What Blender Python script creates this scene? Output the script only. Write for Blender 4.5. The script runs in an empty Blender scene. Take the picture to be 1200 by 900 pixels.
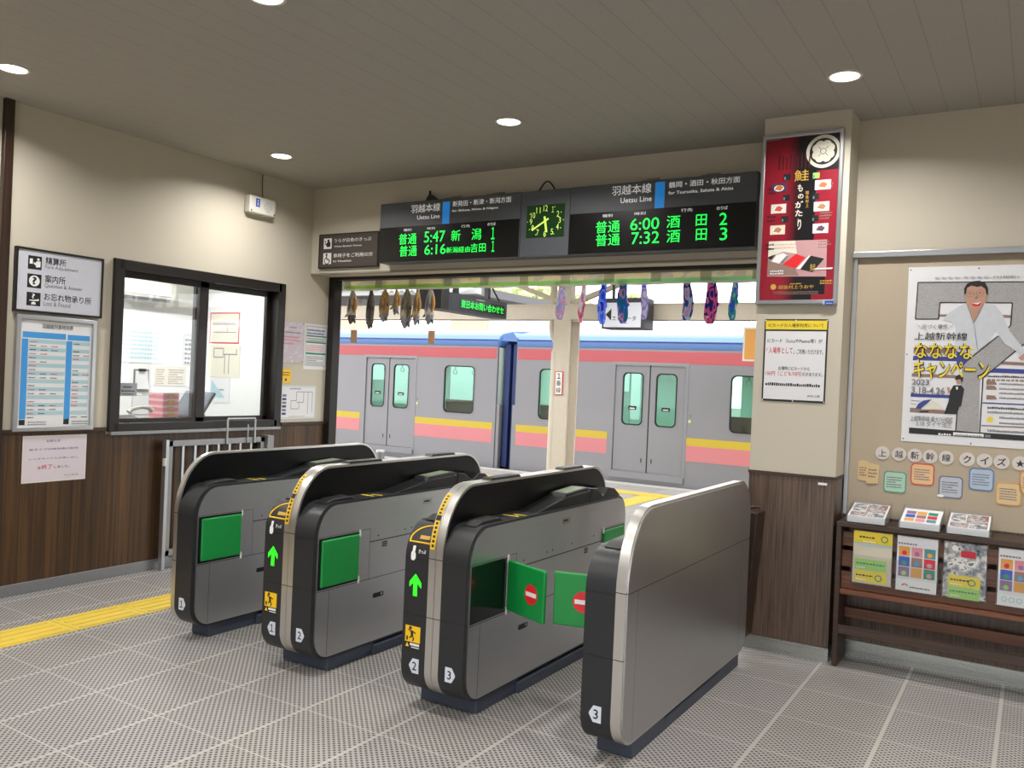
import bpy, bmesh, math, random
from mathutils import Vector, Matrix

random.seed(7)
SC = bpy.context.scene
COL = SC.collection
PI = math.pi
R = math.radians

# ------------------------------------------------------------------ camera
EYE = Vector((0.0, 0.0, 1.58))
FPX, YAW, PITCH, ROLL = 1008.4, -0.54788511, -0.00593223, 0.04374245


def cam_axes():
    sy, cy = math.sin(YAW), math.cos(YAW)
    f = Vector((sy, cy, 0)); r = Vector((cy, -sy, 0)); u = Vector((0, 0, 1))
    cp, sp = math.cos(PITCH), math.sin(PITCH)
    f, u = f * cp + u * sp, u * cp - f * sp
    cr, sr = math.cos(ROLL), math.sin(ROLL)
    r, u = r * cr + u * sr, u * cr - r * sr
    return r, u, f


CR, CU, CF = cam_axes()
cam_data = bpy.data.cameras.new('camera')
cam_data.sensor_fit = 'HORIZONTAL'
cam_data.sensor_width = 36.0
cam_data.lens = FPX / 1200.0 * 36.0
cam_data.clip_start = 0.05
cam_data.clip_end = 300
cam = bpy.data.objects.new('camera', cam_data)
COL.objects.link(cam)
mw = Matrix((CR, CU, -CF)).transposed().to_4x4()
mw.translation = EYE
cam.matrix_world = mw
SC.camera = cam

# ------------------------------------------------------------------ light and exposure
SC.view_settings.view_transform = 'Standard'
SC.view_settings.look = 'None'
SC.view_settings.exposure = 0.0
SC.view_settings.gamma = 1.0
SC.view_settings.use_curve_mapping = False
SKY_STRENGTH = 4.2
DOWNLIGHT_W = 22.0
OFFICE_W = 30.0
TRAIN_W = 22.0
PLATFORM_FILL_W = 45.0  # power of the battens added under the canopy
world = bpy.data.worlds.new('sky'); SC.world = world
world.use_nodes = True
wn = world.node_tree.nodes; wl = world.node_tree.links
wbg = wn['Background']
wtc = wn.new('ShaderNodeTexCoord'); wno = wn.new('ShaderNodeTexNoise'); wra = wn.new('ShaderNodeValToRGB')
wno.inputs['Scale'].default_value = 2.2
wra.color_ramp.elements[0].color = (0.93, 0.96, 1.0, 1); wra.color_ramp.elements[1].color = (1.0, 1.0, 1.0, 1)
wl.new(wtc.outputs['Generated'], wno.inputs['Vector']); wl.new(wno.outputs['Fac'], wra.inputs['Fac'])
wl.new(wra.outputs['Color'], wbg.inputs['Color'])
wbg.inputs['Strength'].default_value = SKY_STRENGTH
SC.cycles.use_denoising = True
SC.cycles.sample_clamp_indirect = 6.0
SC.cycles.max_bounces = 10
SC.cycles.diffuse_bounces = 5
SC.cycles.glossy_bounces = 4
SC.cycles.transparent_max_bounces = 12
SC.cycles.caustics_reflective = False
SC.cycles.caustics_refractive = False

# ------------------------------------------------------------------ survey helper: a sight line of the photo meets a real plane
def sight(px, py):
    return (CF + CR * ((px - 600) / FPX) - CU * ((py - 450) / FPX))


def on_x(p, x):
    d = sight(*p); return EYE + d * ((x - EYE.x) / d.x)


def on_y(p, y):
    d = sight(*p); return EYE + d * ((y - EYE.y) / d.y)


def on_z(p, z):
    d = sight(*p); return EYE + d * ((z - EYE.z) / d.z)


# ------------------------------------------------------------------ materials
def lin(h):
    h = h.lstrip('#')
    c = [int(h[i:i + 2], 16) / 255 for i in (0, 2, 4)]
    return tuple(x / 12.92 if x <= 0.04045 else ((x + 0.055) / 1.055) ** 2.4 for x in c)


MATS = {}


def nodes_of(name):
    m = bpy.data.materials.new(name); m.use_nodes = True
    nt = m.node_tree
    return m, nt, nt.nodes['Principled BSDF']


def mat(name, col=None, rough=0.5, metal=0.0, emit=0.0, var=0.08, scale=25.0, bump=0.0, spec=None, coat=0.0, alpha=None):
    """plain surface with a little procedural mottling"""
    if name in MATS:
        return MATS[name]
    m, nt, b = nodes_of(name)
    c = lin(col)
    tc = nt.nodes.new('ShaderNodeTexCoord'); no = nt.nodes.new('ShaderNodeTexNoise'); mx = nt.nodes.new('ShaderNodeMix')
    mx.data_type = 'RGBA'
    no.inputs['Scale'].default_value = scale; no.inputs['Detail'].default_value = 3
    mx.inputs[6].default_value = (*[x * (1 - var) for x in c], 1); mx.inputs[7].default_value = (*[min(1, x * (1 + var)) for x in c], 1)
    nt.links.new(tc.outputs['Object'], no.inputs['Vector']); nt.links.new(no.outputs['Fac'], mx.inputs[0])
    nt.links.new(mx.outputs[2], b.inputs['Base Color'])
    b.inputs['Roughness'].default_value = rough; b.inputs['Metallic'].default_value = metal
    if spec is not None:
        b.inputs['Specular IOR Level'].default_value = spec
    if coat:
        b.inputs['Coat Weight'].default_value = coat
    if emit:
        nt.links.new(mx.outputs[2], b.inputs['Emission Color']); b.inputs['Emission Strength'].default_value = emit
    if bump:
        bp = nt.nodes.new('ShaderNodeBump'); bp.inputs['Strength'].default_value = bump; bp.inputs['Distance'].default_value = 0.002
        nt.links.new(no.outputs['Fac'], bp.inputs['Height']); nt.links.new(bp.outputs['Normal'], b.inputs['Normal'])
    MATS[name] = m
    return m


def glass(name, tint='#ffffff', gloss=0.08):
    if name in MATS:
        return MATS[name]
    m = bpy.data.materials.new(name); m.use_nodes = True
    nt = m.node_tree; nt.nodes.clear()
    out = nt.nodes.new('ShaderNodeOutputMaterial'); mx = nt.nodes.new('ShaderNodeMixShader')
    tr = nt.nodes.new('ShaderNodeBsdfTransparent'); gl = nt.nodes.new('ShaderNodeBsdfGlossy')
    fr = nt.nodes.new('ShaderNodeFresnel'); geo = nt.nodes.new('ShaderNodeNewGeometry'); io = nt.nodes.new('ShaderNodeMapRange')
    io.inputs['To Min'].default_value = 1.45; io.inputs['To Max'].default_value = 1 / 1.45      # same faint sheen on both faces of the sheet
    nt.links.new(geo.outputs['Backfacing'], io.inputs['Value']); nt.links.new(io.outputs['Result'], fr.inputs['IOR'])
    tr.inputs['Color'].default_value = (*lin(tint), 1); gl.inputs['Roughness'].default_value = gloss * 0.3
    nt.links.new(fr.outputs[0], mx.inputs[0]); nt.links.new(tr.outputs[0], mx.inputs[1]); nt.links.new(gl.outputs[0], mx.inputs[2])
    nt.links.new(mx.outputs[0], out.inputs[0])
    MATS[name] = m
    return m


def cloth(m, amount=0.5):
    """let light through thin cloth or roof sheet: mix a translucent lobe of the same colour into the surface"""
    nt = m.node_tree; b = nt.nodes['Principled BSDF']; out = nt.nodes['Material Output']
    tr = nt.nodes.new('ShaderNodeBsdfTranslucent'); mx = nt.nodes.new('ShaderNodeMixShader'); mx.inputs[0].default_value = amount
    nt.links.new(b.inputs['Base Color'].links[0].from_socket, tr.inputs['Color'])
    nt.links.new(b.outputs[0], mx.inputs[1]); nt.links.new(tr.outputs[0], mx.inputs[2]); nt.links.new(mx.outputs[0], out.inputs[0])
    return m


def math_node(nt, op, a, b=None, c=None):
    n = nt.nodes.new('ShaderNodeMath'); n.operation = op
    for i, v in enumerate((a, b, c)):
        if v is None:
            continue
        if isinstance(v, (int, float)):
            n.inputs[i].default_value = v
        else:
            nt.links.new(v, n.inputs[i])
    return n.outputs[0]


def mixc(nt, fac, a, b):
    n = nt.nodes.new('ShaderNodeMix'); n.data_type = 'RGBA'
    for i, v in ((0, fac), (6, a), (7, b)):
        if isinstance(v, tuple):
            n.inputs[i].default_value = (*v, 1)
        elif isinstance(v, (int, float)):
            n.inputs[i].default_value = v
        else:
            nt.links.new(v, n.inputs[i])
    return n.outputs[2]


def wood(name, dark, light, axis='Z', scale=1.0, rough=0.45, plank=None, plank_axis='Y', coat=0.0):
    """streaky wood grain running along axis; optional dark joints between boards"""
    if name in MATS:
        return MATS[name]
    m, nt, b = nodes_of(name)
    tc = nt.nodes.new('ShaderNodeTexCoord'); mp = nt.nodes.new('ShaderNodeMapping')
    s = {'X': (0.6, 28, 28), 'Y': (28, 0.6, 28), 'Z': (28, 28, 0.6)}[axis]
    mp.inputs['Scale'].default_value = tuple(k * scale for k in s)
    no = nt.nodes.new('ShaderNodeTexNoise'); no.inputs['Scale'].default_value = 2.5; no.inputs['Detail'].default_value = 6
    no.inputs['Roughness'].default_value = 0.65
    nt.links.new(tc.outputs['Object'], mp.inputs[0]); nt.links.new(mp.outputs[0], no.inputs['Vector'])
    ra = nt.nodes.new('ShaderNodeValToRGB')
    ra.color_ramp.elements[0].position = 0.32; ra.color_ramp.elements[1].position = 0.7
    ra.color_ramp.elements[0].color = (*lin(dark), 1); ra.color_ramp.elements[1].color = (*lin(light), 1)
    nt.links.new(no.outputs['Fac'], ra.inputs['Fac'])
    colr = ra.outputs['Color']
    if plank:
        sx = nt.nodes.new('ShaderNodeSeparateXYZ'); nt.links.new(tc.outputs['Object'], sx.inputs[0])
        fr = math_node(nt, 'FRACT', math_node(nt, 'DIVIDE', sx.outputs[plank_axis], plank))
        ln = math_node(nt, 'LESS_THAN', fr, 0.035)
        fl = math_node(nt, 'FLOOR', math_node(nt, 'DIVIDE', sx.outputs[plank_axis], plank))
        wnz = nt.nodes.new('ShaderNodeTexWhiteNoise'); wnz.noise_dimensions = '1D'; nt.links.new(fl, wnz.inputs['W'])
        tone = math_node(nt, 'MULTIPLY_ADD', wnz.outputs['Value'], 0.5, 0.72)
        vm = nt.nodes.new('ShaderNodeVectorMath'); vm.operation = 'SCALE'
        nt.links.new(colr, vm.inputs[0]); nt.links.new(tone, vm.inputs['Scale'])
        colr = mixc(nt, ln, vm.outputs[0], tuple(x * 0.35 for x in lin(dark)))
    nt.links.new(colr, b.inputs['Base Color'])
    b.inputs['Roughness'].default_value = rough
    if coat:
        b.inputs['Coat Weight'].default_value = coat; b.inputs['Coat Roughness'].default_value = 0.25
    bp = nt.nodes.new('ShaderNodeBump'); bp.inputs['Strength'].default_value = 0.25; bp.inputs['Distance'].default_value = 0.001
    nt.links.new(no.outputs['Fac'], bp.inputs['Height']); nt.links.new(bp.outputs['Normal'], b.inputs['Normal'])
    MATS[name] = m
    return m


def brushed(name, col, rough=0.3, axis='Y', amount=0.12):
    """brushed metal: fine streaks vary roughness and tone"""
    if name in MATS:
        return MATS[name]
    m, nt, b = nodes_of(name)
    tc = nt.nodes.new('ShaderNodeTexCoord'); mp = nt.nodes.new('ShaderNodeMapping')
    mp.inputs['Scale'].default_value = {'X': (1, 300, 300), 'Y': (300, 1, 300), 'Z': (300, 300, 1)}[axis]
    no = nt.nodes.new('ShaderNodeTexNoise'); no.inputs['Scale'].default_value = 2.0; no.inputs['Detail'].default_value = 2
    nt.links.new(tc.outputs['Object'], mp.inputs[0]); nt.links.new(mp.outputs[0], no.inputs['Vector'])
    c = lin(col)
    nt.links.new(mixc(nt, no.outputs['Fac'], tuple(x * (1 - amount) for x in c), tuple(min(1, x * (1 + amount)) for x in c)), b.inputs['Base Color'])
    b.inputs['Metallic'].default_value = 1.0
    nt.links.new(math_node(nt, 'MULTIPLY_ADD', no.outputs['Fac'], 0.12, rough - 0.06), b.inputs['Roughness'])
    bp = nt.nodes.new('ShaderNodeBump'); bp.inputs['Strength'].default_value = 0.04; bp.inputs['Distance'].default_value = 0.001
    nt.links.new(no.outputs['Fac'], bp.inputs['Height']); nt.links.new(bp.outputs['Normal'], b.inputs['Normal'])
    MATS[name] = m
    return m


def patchy(name, cols, scale=14, rough=0.7, stretch=(1, 1, 1), emit=0.0, detail=2.0):
    """printed pattern: constant colour patches from noise"""
    if name in MATS:
        return MATS[name]
    m, nt, b = nodes_of(name)
    tc = nt.nodes.new('ShaderNodeTexCoord'); mp = nt.nodes.new('ShaderNodeMapping'); mp.inputs['Scale'].default_value = stretch
    no = nt.nodes.new('ShaderNodeTexNoise'); no.inputs['Scale'].default_value = scale; no.inputs['Detail'].default_value = detail
    ra = nt.nodes.new('ShaderNodeValToRGB'); ra.color_ramp.interpolation = 'CONSTANT'
    el = ra.color_ramp.elements
    n = len(cols)
    while len(el) < n:
        el.new(0.5)
    for i, c in enumerate(cols):
        el[i].position = 0.0 if i == 0 else 0.34 + 0.32 * (i - 1) / max(1, n - 2)
        el[i].color = (*lin(c), 1)
    nt.links.new(tc.outputs['Object'], mp.inputs[0]); nt.links.new(mp.outputs[0], no.inputs['Vector'])
    nt.links.new(no.outputs['Fac'], ra.inputs['Fac']); nt.links.new(ra.outputs['Color'], b.inputs['Base Color'])
    b.inputs['Roughness'].default_value = rough
    MATS[name] = m
    return m


# ------------------------------------------------------------------ mesh builder
class MB:
    def __init__(s):
        s.v = []; s.f = []

    def add(s, vs, fs):
        o = len(s.v)
        s.v += [tuple(p) for p in vs]; s.f += [tuple(i + o for i in q) for q in fs]
        return s

    def box(s, x0, y0, z0, x1, y1, z1):
        x0, x1 = sorted((x0, x1)); y0, y1 = sorted((y0, y1)); z0, z1 = sorted((z0, z1))
        v = [(x, y, z) for z in (z0, z1) for y in (y0, y1) for x in (x0, x1)]
        return s.add(v, [(0, 2, 3, 1), (4, 5, 7, 6), (0, 1, 5, 4), (2, 6, 7, 3), (0, 4, 6, 2), (1, 3, 7, 5)])

    def prism(s, pts, axis, a0, a1):
        n = len(pts)
        P = {'x': lambda p, a: (a, p[0], p[1]), 'y': lambda p, a: (p[0], a, p[1]), 'z': lambda p, a: (p[0], p[1], a)}[axis]
        v = [P(p, a0) for p in pts] + [P(p, a1) for p in pts]
        f = [tuple(range(n)), tuple(range(2 * n - 1, n - 1, -1))]
        f += [(i, (i + 1) % n, n + (i + 1) % n, n + i) for i in range(n)]
        return s.add(v, f)

    def band(s, outer, inner, axis, a0, a1):
        """solid ring between two loops with the same number of points"""
        n = len(outer)
        P = {'x': lambda p, a: (a, p[0], p[1]), 'y': lambda p, a: (p[0], a, p[1]), 'z': lambda p, a: (p[0], p[1], a)}[axis]
        v = [P(p, a0) for p in outer] + [P(p, a1) for p in outer] + [P(p, a0) for p in inner] + [P(p, a1) for p in inner]
        f = []
        for i in range(n):
            j = (i + 1) % n
            f += [(i, j, n + j, n + i), (2 * n + i, 3 * n + i, 3 * n + j, 2 * n + j), (i, 2 * n + i, 2 * n + j, j), (n + i, n + j, 3 * n + j, 3 * n + i)]
        return s.add(v, f)

    def loft(s, rings, cap=True):
        n = len(rings[0]); v = [p for r in rings for p in r]; f = []
        for k in range(len(rings) - 1):
            for i in range(n):
                j = (i + 1) % n
                f.append((k * n + i, k * n + j, (k + 1) * n + j, (k + 1) * n + i))
        if cap:
            f.append(tuple(range(n))[::-1]); f.append(tuple((len(rings) - 1) * n + i for i in range(n)))
        return s.add(v, f)

    def cyl(s, p0, p1, r0, r1=None, n=16):
        r1 = r0 if r1 is None else r1
        return s.tube([p0, p1], [r0, r1], n)

    def tube(s, pts, r, n=8):
        pts = [Vector(p) for p in pts]
        rr = r if isinstance(r, (list, tuple)) else [r] * len(pts)
        rings = []
        ref = None
        for i, p in enumerate(pts):
            d = (pts[min(i + 1, len(pts) - 1)] - pts[max(i - 1, 0)]).normalized()
            if ref is None:
                ref = d.orthogonal().normalized()
            ref = (ref - d * ref.dot(d)).normalized()
            b = d.cross(ref)
            rings.append([p + (ref * math.cos(2 * PI * k / n) + b * math.sin(2 * PI * k / n)) * rr[i] for k in range(n)])
        return s.loft(rings)

    def grid(s, fn, nu, nv):
        v = [fn(i / nu, j / nv) for j in range(nv + 1) for i in range(nu + 1)]
        f = [(j * (nu + 1) + i, j * (nu + 1) + i + 1, (j + 1) * (nu + 1) + i + 1, (j + 1) * (nu + 1) + i) for j in range(nv) for i in range(nu)]
        return s.add(v, f)

    def holes(s, x0, z0, x1, z1, hs, y0, y1):
        """wall slab in the xz plane between y0 and y1 with rectangular openings"""
        xs = sorted({x0, x1} | {c for h in hs for c in (h[0], h[2]) if x0 < c < x1})
        zs = sorted({z0, z1} | {c for h in hs for c in (h[1], h[3]) if z0 < c < z1})
        for i in range(len(xs) - 1):
            j = 0
            while j < len(zs) - 1:
                cx = (xs[i] + xs[i + 1]) / 2
                def inside(k):
                    cz = (zs[k] + zs[k + 1]) / 2
                    return any(h[0] < cx < h[2] and h[1] < cz < h[3] for h in hs)
                if inside(j):
                    j += 1; continue
                k = j
                while k + 1 < len(zs) - 1 and not inside(k + 1):
                    k += 1
                s.box(xs[i], y0, zs[j], xs[i + 1], y1, zs[k + 1])
                j = k + 1
        return s

    def map(s, fn):
        s.v = [tuple(fn(*p)) for p in s.v]
        return s

    def build(s, name, m, parent=None, smooth=None, bevel=0.0, seg=2, **props):
        me = bpy.data.meshes.new(name)
        me.from_pydata(s.v, [], s.f)
        bm = bmesh.new(); bm.from_mesh(me)
        bmesh.ops.recalc_face_normals(bm, faces=bm.faces)
        bm.to_mesh(me); bm.free()
        if isinstance(m, str):
            m = MATS[m]
        me.materials.append(m)
        if smooth:
            me.polygons.foreach_set('use_smooth', [True] * len(me.polygons))
            me.set_sharp_from_angle(angle=R(smooth))
        ob = bpy.data.objects.new(name, me); COL.objects.link(ob)
        if parent:
            ob.parent = parent
        if bevel:
            md = ob.modifiers.new('edge', 'BEVEL'); md.width = bevel; md.segments = seg; md.limit_method = 'ANGLE'; md.angle_limit = R(40)
        for k, v in props.items():
            ob[k] = v
        return ob


def thing(name, label, cat, loc=(0, 0, 0), rz=0.0, group=None, rx=0.0):
    o = bpy.data.objects.new(name, None); COL.objects.link(o)
    o.empty_display_size = 0.05
    o.location = loc; o.rotation_euler = (rx, 0, rz)
    o['label'] = label; o['category'] = cat
    if group:
        o['group'] = group
    return o


def tag(o, label, cat, group=None):
    o['label'] = label; o['category'] = cat
    if group:
        o['group'] = group
    return o


def struct(name, mb, m, **kw):
    o = mb.build(name, m, **kw); o['kind'] = 'structure'
    return o


def rrect(y0, z0, y1, z1, bf, br, tr, tf, n=10):
    """rounded rectangle loop; each corner an (r, r) pair: bottom-front, bottom-rear, top-rear, top-front"""
    def P(r):
        return r if isinstance(r, tuple) else (r, r)
    out = []
    for (r, cy, cz, a0) in ((P(bf), 0, 0, 180), (P(br), 1, 0, 270), (P(tr), 1, 1, 0), (P(tf), 0, 1, 90)):
        c = (y0 + r[0] if cy == 0 else y1 - r[0], z0 + r[1] if cz == 0 else z1 - r[1])
        for k in range(n + 1):
            a = R(a0 + 90 * k / n)
            out.append((c[0] + r[0] * math.cos(a), c[1] + r[1] * math.sin(a)))
    return out


def circle(cx, cz, r, n=24, a0=0, a1=360, rz=None):
    full = abs(a1 - a0) >= 360
    k = n if full else n + 1
    return [(cx + r * math.cos(R(a0 + (a1 - a0) * i / n)), cz + (rz or r) * math.sin(R(a0 + (a1 - a0) * i / n))) for i in range(k)]


# ------------------------------------------------------------------ lettering
TEXT = {}


def text_geo(body, bold=0.0, res=3):
    body = '\uff11' if body == '1' else body      # a one with its flag
    if any('\u4e00' <= ch <= '\u9fff' for ch in body):
        bold = min(bold, 0.005)                      # dense characters clog when thickened
    key = (body, bold)
    if key in TEXT:
        return TEXT[key]
    c = bpy.data.curves.new('t', 'FONT'); c.body = body; c.resolution_u = res; c.offset = bold
    o = bpy.data.objects.new('t', c); COL.objects.link(o)
    dg = bpy.context.evaluated_depsgraph_get()
    me = bpy.data.meshes.new_from_object(o.evaluated_get(dg))
    v = [(p.co.x, p.co.y) for p in me.vertices]; f = [tuple(p.vertices) for p in me.polygons]
    bpy.data.objects.remove(o); bpy.data.curves.remove(c); bpy.data.meshes.remove(me)
    xs = [p[0] for p in v]; zs = [p[1] for p in v]
    TEXT[key] = (v, f, min(xs), min(zs), max(xs), max(zs))
    return TEXT[key]


class Face:
    """flat artwork on the front of a sign: local x to the right, z up, the face looks along -y.
    origin: world position of local 0; turn: the thing's rotation about z"""
    def __init__(s, parent, y=0.0, plane=None, step=0.0006):
        s.p = parent; s.y = y; s.mbs = {}; s.plane = plane; s.step = step
        s.inv = (Matrix.Translation(parent.location) @ parent.rotation_euler.to_matrix().to_4x4()).inverted()

    def px(s, p):
        """photo point -> local (x, z) on this face"""
        w = s.plane(p); q = s.inv @ w
        return (q.x, q.z)

    def mb(s, m, name, layer):
        k = (m, name)
        if k not in s.mbs:
            s.mbs[k] = MB()
        return s.mbs[k], s.y - s.step * layer

    def poly(s, m, pts, name='print', layer=1):
        b, y = s.mb(m, name, layer)
        b.add([(p[0], y, p[1]) for p in pts], [tuple(range(len(pts)))])

    def ppoly(s, m, pts, name='print', layer=1):
        s.poly(m, [s.px(p) for p in pts], name, layer)

    def rect(s, m, x0, z0, x1, z1, name='print', layer=1):
        s.poly(m, [(x0, z0), (x1, z0), (x1, z1), (x0, z1)], name, layer)

    def prect(s, m, lb, rt, name='print', layer=1):
        a = s.px(lb); b = s.px(rt); s.rect(m, a[0], a[1], b[0], b[1], name, layer)

    def line(s, m, p, q, w, name='print', layer=1):
        d = Vector((q[0] - p[0], q[1] - p[1])); n = Vector((-d.y, d.x)).normalized() * (w / 2)
        s.poly(m, [(p[0] - n.x, p[1] - n.y), (q[0] - n.x, q[1] - n.y), (q[0] + n.x, q[1] + n.y), (p[0] + n.x, p[1] + n.y)], name, layer)

    def pline(s, m, pts, w, name='print', layer=1):
        q = [s.px(p) for p in pts]
        for a, b in zip(q, q[1:]):
            s.line(m, a, b, w, name, layer)

    def frame(s, m, x0, z0, x1, z1, w, name='print', layer=1):
        s.rect(m, x0, z0, x1, z0 + w, name, layer); s.rect(m, x0, z1 - w, x1, z1, name, layer)
        s.rect(m, x0, z0 + w, x0 + w, z1 - w, name, layer); s.rect(m, x1 - w, z0 + w, x1, z1 - w, name, layer)

    def ring(s, m, cx, cz, r0, r1, name='print', layer=1, n=32, a0=0, a1=360):
        for i in range(n):
            a = R(a0 + (a1 - a0) * i / n); c = R(a0 + (a1 - a0) * (i + 1) / n)
            s.poly(m, [(cx + r0 * math.cos(a), cz + r0 * math.sin(a)), (cx + r1 * math.cos(a), cz + r1 * math.sin(a)),
                       (cx + r1 * math.cos(c), cz + r1 * math.sin(c)), (cx + r0 * math.cos(c), cz + r0 * math.sin(c))], name, layer)

    def disc(s, m, cx, cz, r, name='print', layer=1, n=32, rz=None):
        s.poly(m, circle(cx, cz, r, n, rz=rz), name, layer)

    def text(s, m, body, x0, z0, x1, z1, name='lettering', layer=2, bold=0.0):
        v, f, a, b, c, d = text_geo(body, bold)
        if body == '1':
            w = min(x1 - x0, (z1 - z0) * 0.42); x0, x1 = (x0 + x1 - w) / 2, (x0 + x1 + w) / 2
        mbx, y = s.mb(m, name, layer)
        kx = (x1 - x0) / max(1e-6, c - a); kz = (z1 - z0) / max(1e-6, d - b)
        mbx.add([(x0 + (p[0] - a) * kx, y, z0 + (p[1] - b) * kz) for p in v], f)

    def ptext(s, m, body, lb, rt, name='lettering', layer=2, bold=0.0):
        a = s.px(lb); b = s.px(rt); s.text(m, body, a[0], a[1], b[0], b[1], name, layer, bold)

    def greek(s, m, x0, z0, x1, z1, rows, name='print', layer=2, fill=0.9, ch=None, seed=0):
        """rows of fine print too small to read in the photo: short dashes"""
        rn = random.Random(seed + int(1000 * (x0 + z0)))
        h = (z1 - z0) / (rows * 1.6)
        ch = ch or h * 1.0
        for r in range(rows):
            z = z1 - (r + 0.8) * (z1 - z0) / rows
            x = x0; end = x0 + (x1 - x0) * (fill if r % 3 != 2 else fill * rn.uniform(0.55, 1.0))
            while x < end:
                w = ch * rn.uniform(0.6, 1.1)
                s.rect(m, x, z - h * 0.4, min(x + w, x1), z + h * rn.uniform(0.2, 0.5), name, layer)
                x += w + ch * 0.3

    def done(s):
        for (m, name), b in s.mbs.items():
            if b.v:
                # winding towards -y
                b.build(name, m, s.p)
        s.mbs = {}


def board(parent, name, m, x0, z0, x1, z1, y0, y1, bevel=0.0):
    return MB().box(x0, y0, z0, x1, y1, z1).build(name, m, parent, bevel=bevel)


def pos_on(plane, p):
    return plane(p)


def corners(plane, tl, tr, bl, br):
    """mean extents of a rectangle seen in the photo: centre bottom (world), width, height"""
    a, b, c, d = (plane(p) for p in (tl, tr, bl, br))
    return (a, b, c, d)

# ================================================================== materials of the place
mat('wall_paper', '#c5beae', rough=0.85, var=0.03, scale=180, bump=0.15)
mat('office_white', '#e9ebec', rough=0.8, var=0.02)
mat('white_paper', '#dfe0e4', rough=0.6, var=0.02)
mat('paper_lilac', '#d3c9d3', rough=0.5, var=0.04)
mat('paper_cream', '#dcd8c8', rough=0.7, var=0.03)
mat('ink_black', '#16161a', rough=0.5, var=0.0)
mat('ink_grey', '#77797f', rough=0.6, var=0.0)
mat('ink_red', '#c8233a', rough=0.5, var=0.0)
mat('ink_blue', '#2d55b0', rough=0.5, var=0.0)
mat('ink_navy', '#33418f', rough=0.5, var=0.0)
mat('ink_green', '#2c8a6a', rough=0.5, var=0.0)
mat('ink_white', '#e8e8e8', rough=0.5, var=0.0)
mat('ink_yellow', '#e8cf35', rough=0.5, var=0.0)
mat('ink_gold', '#c9a345', rough=0.45, var=0.0)
mat('ink_brown', '#8d7469', rough=0.6, var=0.0)
mat('sky_blue_print', '#3f97dc', rough=0.5, var=0.0)
mat('pale_blue_print', '#a9c9d4', rough=0.5, var=0.0)
mat('orange_print', '#d99a48', rough=0.5, var=0.0)
mat('pink_print', '#d98a96', rough=0.5, var=0.0)
mat('purple_print', '#8a6d96', rough=0.5, var=0.0)
mat('teal_print', '#4f8f92', rough=0.5, var=0.0)
mat('lime_print', '#9ccf6a', rough=0.5, var=0.0)
mat('skin_print', '#b98d78', rough=0.5, var=0.05, scale=40)
mat('shirt_print', '#c6cad1', rough=0.5, var=0.08, scale=30)
mat('black_plastic', '#17181a', rough=0.45, var=0.1)
mat('bezel_black', '#232427', rough=0.4, var=0.06, scale=60)
mat('gloss_black', '#060607', rough=0.3, var=0.0, spec=0.25)
mat('deck_black', '#121315', rough=0.35, var=0.05, spec=0.35)
mat('dark_slot', '#0a0a0b', rough=0.6, var=0.0)
mat('recess_black', '#0c1210', rough=0.12, var=0.0)
mat('base_blue', '#39414f', rough=0.45, var=0.08)
mat('gate_green', '#0f8a3d', rough=0.42, var=0.04)
mat('gate_green_edge', '#14994a', rough=0.4, var=0.0)
mat('sign_red', '#d8262c', rough=0.4, var=0.0)
mat('caution_yellow', '#f0c21a', rough=0.4, var=0.0)
mat('plate_white', '#cfd6e2', rough=0.4, var=0.0)
mat('arrow_green', '#2bff1e', rough=0.5, emit=1.0, var=0.0)
mat('led_green', '#0fff52', rough=0.5, emit=1.15, var=0.0)
mat('clock_glow', '#cdea6a', rough=0.5, emit=0.5, var=0.0)
mat('sign_lit_white', '#e8e8e8', rough=0.5, emit=0.30, var=0.0)
mat('sign_lit_blue', '#1f86d8', rough=0.5, emit=0.35, var=0.0)
mat('clock_face', '#0c3512', rough=0.3, emit=0.22, var=0.0)
mat('sign_grey', '#53575d', rough=0.5, var=0.03)
mat('led_panel', '#0b0b0c', rough=0.25, var=0.0)
mat('sign_brown', '#453c38', rough=0.5, var=0.03)
mat('sign_face_white', '#c6c9d4', rough=0.4, var=0.02)
mat('dark_frame', '#17110f', rough=0.45, var=0.15)
mat('aluminium', '#b9bcc0', rough=0.32, metal=0.9, var=0.03)
mat('satin_steel', '#b5b3ad', rough=0.3, metal=1.0, var=0.03)
mat('grey_metal', '#8f9093', rough=0.4, metal=0.6, var=0.04)
mat('beige_steel', '#cdc4b5', rough=0.55, var=0.05)
mat('beige_dark', '#8b8377', rough=0.6, var=0.05)
mat('white_plastic', '#dcdad2', rough=0.4, var=0.02)
mat('screw_dark', '#2a2a2a', rough=0.4, metal=0.5, var=0.0)
mat('brass', '#b98a3c', rough=0.3, metal=1.0, var=0.05)
mat('lamp_diffuser', '#fffaf2', rough=0.5, emit=7.0, var=0.0)
mat('lamp_trim', '#d9d6cd', rough=0.4, var=0.0)
mat('tactile_yellow', '#d9bd4a', rough=0.55, var=0.1, scale=9)
mat('board_beige', '#b3a692', rough=0.85, var=0.04, scale=120, bump=0.1)
brushed('gate_steel', '#c4c4c6', rough=0.36, axis='Y')
_nt = MATS['gate_steel'].node_tree          # sheet metal is never quite flat: a slow waviness bends its reflections
_no = _nt.nodes.new('ShaderNodeTexNoise'); _no.inputs['Scale'].default_value = 2.6; _no.inputs['Detail'].default_value = 1
_bp = _nt.nodes.new('ShaderNodeBump'); _bp.inputs['Strength'].default_value = 0.5; _bp.inputs['Distance'].default_value = 0.02
_old = [n for n in _nt.nodes if n.type == 'BUMP' and n is not _bp][0]
_nt.links.new([n for n in _nt.nodes if n.type == 'TEX_COORD'][0].outputs['Object'], _no.inputs['Vector'])
_nt.links.new(_no.outputs['Fac'], _bp.inputs['Height']); _nt.links.new(_bp.outputs['Normal'], _old.inputs['Normal'])
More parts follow.
